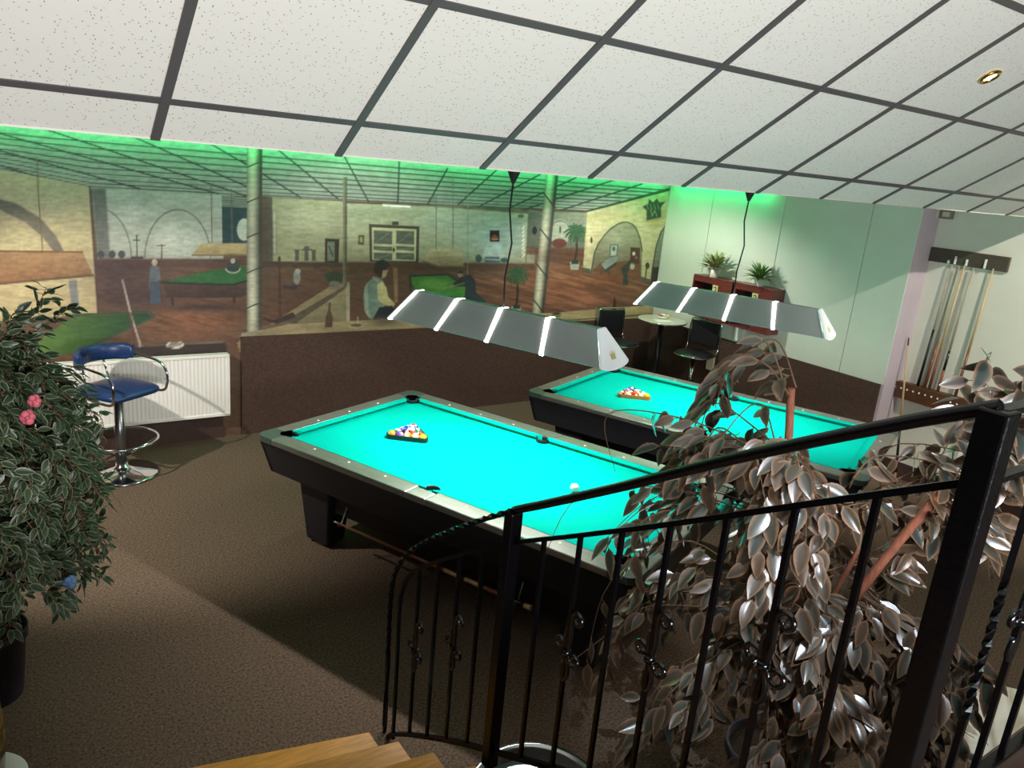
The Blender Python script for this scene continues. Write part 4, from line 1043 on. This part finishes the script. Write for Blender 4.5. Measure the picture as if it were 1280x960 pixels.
lm = MB(); lm.box((XL, YB, ZL-.2), (SX+.25, LY, ZL)); lm.box((SX+.25, YB, ZL-.2), (4.2, .50, ZL))
struct(lm.build('floor_landing', MATS['carpet']), 'raised landing at the top of the stairs')
struct(MB().box((1.50, .50, ZL-.22), (4.2, .60, ZL+.03)).build('trim_4', MATS['trim_dark'], bevel=.005), 'dark edge board of the landing')

# ------------------------------------------------------------------ wrought iron railing
RX = 1.46
rl = thing('stair_railing', 'black wrought iron stair railing with scrolls and a curved lower end', 'railing', (0, 0, 0))
hand = [(.559, 2.409), (.733, 2.318), (1.08, 2.118), (1.427, 1.905), (1.77, 1.70), (1.956, 1.592), (2.16, 1.462), (2.381, 1.312), (2.569, 1.172), (2.705, 1.055), (2.79, .945), (2.835, .845), (2.85, .70), (2.846, .45), (2.842, .0)]
hp = smooth_path([(RX, y, z) for y, z in hand], 7)
hi_ = min(range(len(hp)), key=lambda i: abs(hp[i].y-1.956))
MB().tube(hp[:hi_+1], .0145, 6, smooth=True).build('handrail', MATS['iron'], rl)
MB().tube(hp[hi_:], .0125, 4, twist=26, smooth=False, phase=PI/4).build('handrail', MATS['iron'], rl)
second = [(.557, 2.27), (.907, 2.067), (1.25, 1.865), (1.596, 1.668), (1.941, 1.475), (2.143, 1.345), (2.366, 1.200), (2.556, 1.064), (2.679, .955), (2.735, .86), (2.755, .74), (2.75, .4), (2.75, .03)]
sp_ = smooth_path([(RX, y, z) for y, z in second], 7)
MB().tube(sp_, .0105, 4, smooth=False, phase=PI/4).build('second_rail', MATS['iron'], rl)
bottom = [(2.80, .0), (2.775, .035), (2.726, .075), (2.603, .167), (2.356, .335), (2.138, .475), (1.959, .581), (1.6, .795), (1.25, 1.0), (.9, 1.21), (.559, 1.41)]
bp_ = smooth_path([(RX, y, z) for y, z in bottom], 6)
MB().tube(bp_, .013, 4, smooth=False, phase=PI/4).build('bottom_rail', MATS['iron'], rl)
def at_y(path, y):
    for a, b in zip(path, path[1:]):
        if (a.y-y)*(b.y-y) <= 0 and abs(a.y-b.y) > 1e-6: return a.z+(b.z-a.z)*(y-a.y)/(b.y-a.y)
    return path[-1].z
MB().box((RX-.024, 1.953-.024, .52), (RX+.024, 1.953+.024, 1.59)).build('newel_post', MATS['iron'], rl, bevel=.004)
MB().box((RX-.027, .559-.027, ZL), (RX+.027, .559+.027, 2.405)).build('newel_post', MATS['iron'], rl, bevel=.005)
def spiral(c, r0, a0, turns, axis, sgn=1, n=22):
    # flat spiral in the plane spanned by axis (horizontal) and z, unrolling outward
    out = []
    for i in range(n+1):
        t = i/n; r = r0*(1-.55*t); a = a0+sgn*turns*2*PI*t; out.append(Vector(c)+Vector(axis)*(r*math.cos(a))+Vector((0, 0, 1))*(r*math.sin(a)))
    return out
def scrollwork(base, axis, parent):
    # base: point on the bar at collar height
    B = Vector(base); ax = Vector(axis); up = Vector((0, 0, 1)); off = Vector((0, 0, 0))
    def strand(pts): MB().tube(smooth_path(pts, 3), .0075, 7).build('scroll', MATS['iron_scroll'], parent)
    strand([B+ax*.004, B+ax*.012+up*.05, B+ax*.010+up*.10]+spiral(B+ax*.036+up*.135, .026, PI*1.05, 1.0, ax, -1, 12))
    strand([B-ax*.004, B-ax*.012+up*.012]+spiral(B-ax*.036+up*.012, .024, 0, 1.0, ax, 1, 12))
    strand([B+ax*.004, B+ax*.014-up*.012]+spiral(B+ax*.040-up*.010, .026, PI, 1.0, ax, 1, 12))
    strand([B, B-up*.05+ax*.016, B-up*.085+ax*.014, B-up*.105, B-up*.085-ax*.012, B-up*.04-ax*.008])
    strand([B-ax*.004, B-ax*.014+up*.05, B-ax*.006+up*.085])
    MB().tube([B-up*.011, B+up*.011], .016, 8).build('collar', MATS['iron_scroll'], parent)
ax = (0, -1, 0)
def baluster(y, kind, x=RX, z0=None, z1=None, axis=ax):
    z0 = at_y(bp_, y) if z0 is None else z0; z1 = at_y(sp_, y) if z1 is None else z1
    n = 40; pts = [(x, y, z0+(z1-z0)*i/n) for i in range(n+1)]
    if kind == 'twist':
        m = MB(); q = [Vector(p) for p in pts]; v = []; f = []
        for i, p in enumerate(q):
            t = i/n; tw = max(0, min(1, (t-.28)/.4))*16+PI/4
            for k in range(4): v.append((p.x+.0098*math.cos(tw+k*PI/2), p.y+.0098*math.sin(tw+k*PI/2), p.z))
        for i in range(n):
            for k in range(4): f.append((4*i+k, 4*i+(k+1)%4, 4*i+4+(k+1)%4, 4*i+4+k))
        b = m.add(v, f).build('baluster', MATS['iron'], rl)
    else:
        b = MB().tube([pts[0], pts[-1]], .0095, 4, smooth=False, phase=PI/4).build('baluster', MATS['iron'], rl)
    if kind == 'scroll': scrollwork((x, y, z0+(z1-z0)*.52), axis, b)
for i in range(7): baluster(.733+.173*i, 'scroll' if i%2 == 1 else 'plain')
for i, k in enumerate(('plain', 'scroll', 'plain', 'scroll')): baluster(2.12+.157*i, k)
# rails of the landing, turning right at the upper newel
for z, r_ in ((2.40, .0135), (2.262, .0105), (1.43, .013)): MB().box((RX, .559-r_, z-.006), (4.1, .559+r_, z+.006)).build('landing_rail', MATS['iron'], rl)
for i in range(9): baluster(.559, ['twist', 'scroll', 'plain'][i%3], 1.71+.15*i, 1.43, 2.262, (1, 0, 0))

# ------------------------------------------------------------------ ficus plants
EYEV = Vector((0, 0, EYE))
def ficus(name, label, loc, pot, trunks, branches, leafmat, leaf_dims, per, droop, barkmat='bark', spread=1.0, keep=None, twigmat='twig', scale=(.75, 1.15), up=.55, face=Vector((0, 0, 0))):
    t = thing(name, label, 'plant', loc); L0 = Vector(loc)
    pr, ph, pm = pot
    MB().lathe([(pr*.78, 0), (pr*.80, .01), (pr*.97, ph-.05), (pr*1.04, ph-.05), (pr*1.05, ph), (pr*.98, ph), (pr*.95, ph-.04), (.001, ph-.04)], 36, caps=False).build('pot', MATS[pm], t)
    MB().lathe([(.0, ph-.038), (pr*.93, ph-.036)], 30, caps=False).build('soil', MATS['soil'], t)
    for pts, r0, r1 in trunks:
        P_ = smooth_path(pts, 5); m = len(P_); MB().tube(P_, [r0+(r1-r0)*i/(m-1) for i in range(m)], 9).build('trunk', MATS[barkmat], t)
    vs = []
    for c, fo in ((.15, .25), (.45, .35), (.8, .2), (.3, -.15)): vs.append(leaf_mesh('leaf', MATS[leafmat], leaf_dims[0], leaf_dims[1], c, fo))
    leaves = []; tw = MB()
    for bi, pts in enumerate(branches):
        P_ = smooth_path(pts, 6); m = len(P_)
        tw.tube(P_, [.0042*(1-.7*i/(m-1)) for i in range(m)], 5)
        for i in range(2, m):
            f = i/(m-1)
            for q in range(per):
                p = P_[i].lerp(P_[i-1], random.random()); d0 = (P_[i]-P_[i-1]).normalized()
                out = Vector((p.x, p.y, 0)); out = out.normalized() if out.length > .05 else Vector((random.uniform(-1, 1), random.uniform(-1, 1), 0)).normalized()
                side = Vector((random.gauss(0, 1), random.gauss(0, 1), random.gauss(0, .5))).normalized()
                d = (d0*.45+side*spread*.75+Vector((0, 0, -droop))+out*.25).normalized()
                st_l = random.uniform(.01, .035); base = p+(side*.6+d*.4).normalized()*st_l
                nrm_ = (out*.9+face+Vector((0, 0, up))+side*.3+Vector((random.gauss(0, .25), random.gauss(0, .25), random.gauss(0, .25))))
                if keep and not keep(L0+base, L0+base+d*leaf_dims[0]): continue
                tw.tube([p, base], .0018, 3)
                leaves.append((random.randrange(4), leaf_matrix(base, d, nrm_, random.uniform(*scale))))
    tw.build('branches', MATS[twigmat], t)
    # the largest-showing leaves are parts of their own
    leaves.sort(key=lambda l: ((L0+l[1].translation)-EYEV).length)
    for k, Mx in leaves[:300]: inst('leaf', vs[k][0], t, matrix=Mx)
    if len(leaves) > 300: mass_object('foliage', MATS[leafmat], vs, leaves[300:], t, random.random)
    return t, len(leaves)

def arch_branch(start, az, reach, rise, fall, n=5, wob=.04):
    """leaves a trunk, rises, bends over and hangs"""
    s = Vector(start); d = Vector((math.cos(az), math.sin(az), 0)); out = []
    for i in range(n+1):
        t = i/n; h = rise*4*t*(1-t)*(1 if t < .5 else 1)-fall*t*t
        out.append(tuple(s+d*(reach*(1-(1-t)**1.6))+Vector((random.gauss(0, wob)*t, random.gauss(0, wob)*t, h))))
    return out

# left ficus: dense variegated green
br = []
for k in range(165):
    z = .66+1.16*(k/164)**.9; az = k*2.399
    w = .36+.13*math.sin(PI*min(1, (z-.5)/1.3)); w *= (1 if z < 1.6 else max(.5, 1-(z-1.6)*1.5)); w *= .78+.3*random.random()
    br.append(arch_branch((.05+.02*math.cos(az), .02*math.sin(az), z-.05), az, w, .08, .06+.15*random.random(), 4, .03))
br.append([(0.05, 0, 1.6), (.20, -.03, 1.8), (.30, -.02, 1.92), (.36, .0, 2.03)])
br.append([(0.05, 0, 1.55), (.22, .02, 1.75), (.36, .05, 1.86), (.46, .06, 1.93)])
br.append([(0.05, 0, 1.55), (.10, -.12, 1.75), (.18, -.15, 1.86), (.22, -.16, 1.95)])
lf, nl = ficus('ficus_tree', 'dense variegated green ficus with artificial flowers in a plum pot at the left', (-.12, 3.98, 0), (.165, .37, 'pot_plum'),
      [([(0, 0, .3), (.03, .01, .8), (-.02, 0, 1.3), (.05, 0, 1.85)], .022, .010), ([(.04, .02, .3), (-.02, .03, .8), (.05, .02, 1.3), (.04, .03, 1.75)], .018, .009)],
      br, 'leaf_green', (.070, .033), 3, .12, 'bark', 1.0, keep=lambda p, q: q.z > .50 and math.hypot(p.x+.07, p.y-3.98) < .50)
for (x, y, z), m, r_ in (((.10, -.36, 1.66), 'flower_yellow', .05), ((.26, -.40, 1.63), 'flower_pink', .030), ((.23, -.44, 1.575), 'flower_pink', .034), ((.02, -.44, .60), 'flower_blue', .035), ((.34, -.36, .74), 'flower_blue', .035)):
    m_ = MB()
    for k in range(6):
        a = k*PI/3; m_.sphere((x+r_*.5*math.cos(a)*.8, y-.01+r_*.2*math.sin(a*2), z+r_*.5*math.sin(a)), r_*.5, 8, 6, (1, .5, 1))
    m_.sphere((x, y-.02, z), r_*.3, 8, 6); m_.build('flower', MATS[m], lf)

# right ficus: loose, coppery, arching branches hanging in clusters
br = []
RPX, RPY = 2.80, 1.62
E_ = Vector((RPY, -RPX, 0)).normalized(); D_ = Vector((RPX, RPY, 0)).normalized()     # sideways, and away from the stairs
def pt(r, z, d=0): return E_*r+D_*d+Vector((0, 0, z))
clusters = [  # start, bend, end (sideways, height, depth), how many
    ((-.21, 1.95, 0), (-.36, 2.12, 0), (-.52, 1.88, .02), 3, .05), ((-.15, 1.62, 0), (-.45, 1.74, 0), (-.74, 1.38, 0), 7, .14), ((-.10, 1.40, 0), (-.50, 1.42, -.05), (-.82, 1.00, -.05), 6, .14),
    ((-.05, 1.05, 0), (-.42, 1.08, -.1), (-.74, .58, -.1), 6, .12), ((.0, .8, 0), (-.3, .78, -.15), (-.5, .30, -.2), 6, .12), ((-.10, 1.62, -.05), (-.12, 1.72, -.25), (-.10, 1.20, -.34), 8, .10),
    ((.02, 1.1, 0), (.06, 1.10, -.28), (.06, .55, -.36), 9, .12), ((.10, 1.55, 0), (.34, 1.74, .05), (.56, 1.48, .1), 6, .12), ((.2, 1.2, 0), (.45, 1.15, -.1), (.62, .72, -.15), 7, .13),
    ((.15, .9, 0), (.28, .85, -.2), (.36, .34, -.25), 7, .12), ((.0, 1.2, .1), (-.2, 1.3, .4), (-.3, .8, .5), 5, .15), ((.1, 1.2, .1), (.3, 1.3, .4), (.4, .8, .5), 5, .15)]
for s_, b_, e_, n_, j in clusters:
    for k in range(n_):
        g_ = lambda q: random.gauss(0, j*q)
        l_ = random.uniform(.8, 1.12); ee = [s_[i]+(e_[i]-s_[i])*l_ for i in range(3)]
        br.append([pt(s_[0]+g_(.3), s_[1]+g_(.4), s_[2]+g_(.3)), pt(b_[0]+g_(.8), b_[1]+g_(.6), b_[2]+g_(.9)), pt((b_[0]+ee[0])/2+g_(1)+(ee[0]-b_[0])*.2, (b_[1]*.65+ee[1]*.35)+g_(.6), (b_[2]+ee[2])/2+g_(1)), pt(ee[0]+g_(1), ee[1]+g_(1), ee[2]+g_(1))])
br += [[pt(.30, 1.45), pt(.36, 1.8, -.05), pt(.40, 2.05, -.08), pt(.43, 2.26, -.1)], [pt(.42, 1.6), pt(.50, 1.9, -.05), pt(.56, 2.08, -.08), pt(.58, 2.2, -.1)], [pt(.38, 1.5), pt(.52, 1.8, -.05), pt(.62, 1.98, -.08), pt(.72, 2.1, -.1)]]
br += [[pt(.25, 1.3), pt(.38, 1.6, -.05), pt(.44, 1.85, -.08), pt(.47, 2.12, -.1)], [pt(.25, 1.25), pt(.42, 1.5), pt(.55, 1.74, -.05), pt(.68, 1.92, -.08)], [pt(.25, 1.25), pt(.40, 1.55), pt(.52, 1.88, -.02), pt(.60, 2.06, -.04)]]
rf, nr = ficus('ficus_tree', 'loose coppery ficus with hanging leaves behind the stair railing', (RPX, RPY, 0), (.19, .30, 'pot_plum'),
      [([pt(0, .25), pt(-.05, .8), pt(-.12, 1.3), pt(-.21, 1.97)], .024, .016), ([pt(.03, .25), pt(.02, .7), pt(.07, 1.05, -.04), pt(-.02, 1.5, -.05)], .017, .010),
       ([pt(.04, .25, -.02), pt(.10, .8, -.05), pt(.22, 1.25, -.06), pt(.39, 1.70, -.08)], .024, .017), ([pt(0, .3, .03), pt(.06, .8, .05), pt(.17, 1.35, .03)], .016, .010)],
      br, 'leaf_copper', (.135, .068), 2, .62, 'bark', .85, scale=(.7, 1.1), up=.6, face=-D_*.9, keep=lambda p, q: (q-Vector((RPX, RPY, q.z))).dot(E_) > -.86 and random.random() < (.35 if p.z > 1.78 and (p-Vector((RPX, RPY, p.z))).dot(E_) < 0 else .95 if p.z > 1.75 or (p-Vector((RPX, RPY, p.z))).dot(D_) < -.1 else .55) and (math.hypot(p.x-3.52, p.y-.84) > .5 or p.z > .8))
print('leaves', nl, nr)

# ------------------------------------------------------------------ vase and plate at the lower left edge
vs_ = thing('floor_vase', 'tall black vase with a yellow flame pattern at the left edge', 'vase', (-.20, 3.34, .021))
MB().lathe([(.09, 0), (.11, .02), (.13, .25), (.11, .5), (.06, .66), (.075, .72), (.065, .72), (.05, .66), (.001, .64)], 30, caps=False).build('body', MATS['vase_black'], vs_)
pl_ = MB().lathe([(.10, 0), (.16, .008), (.195, .024), (.190, .026), (.15, .020), (.001, .020)], 36, caps=False).build('saucer', MATS['paper'])
pl_.location = (-.20, 3.34, 0); tag(pl_, 'round white saucer on the carpet under the black vase', 'saucer')
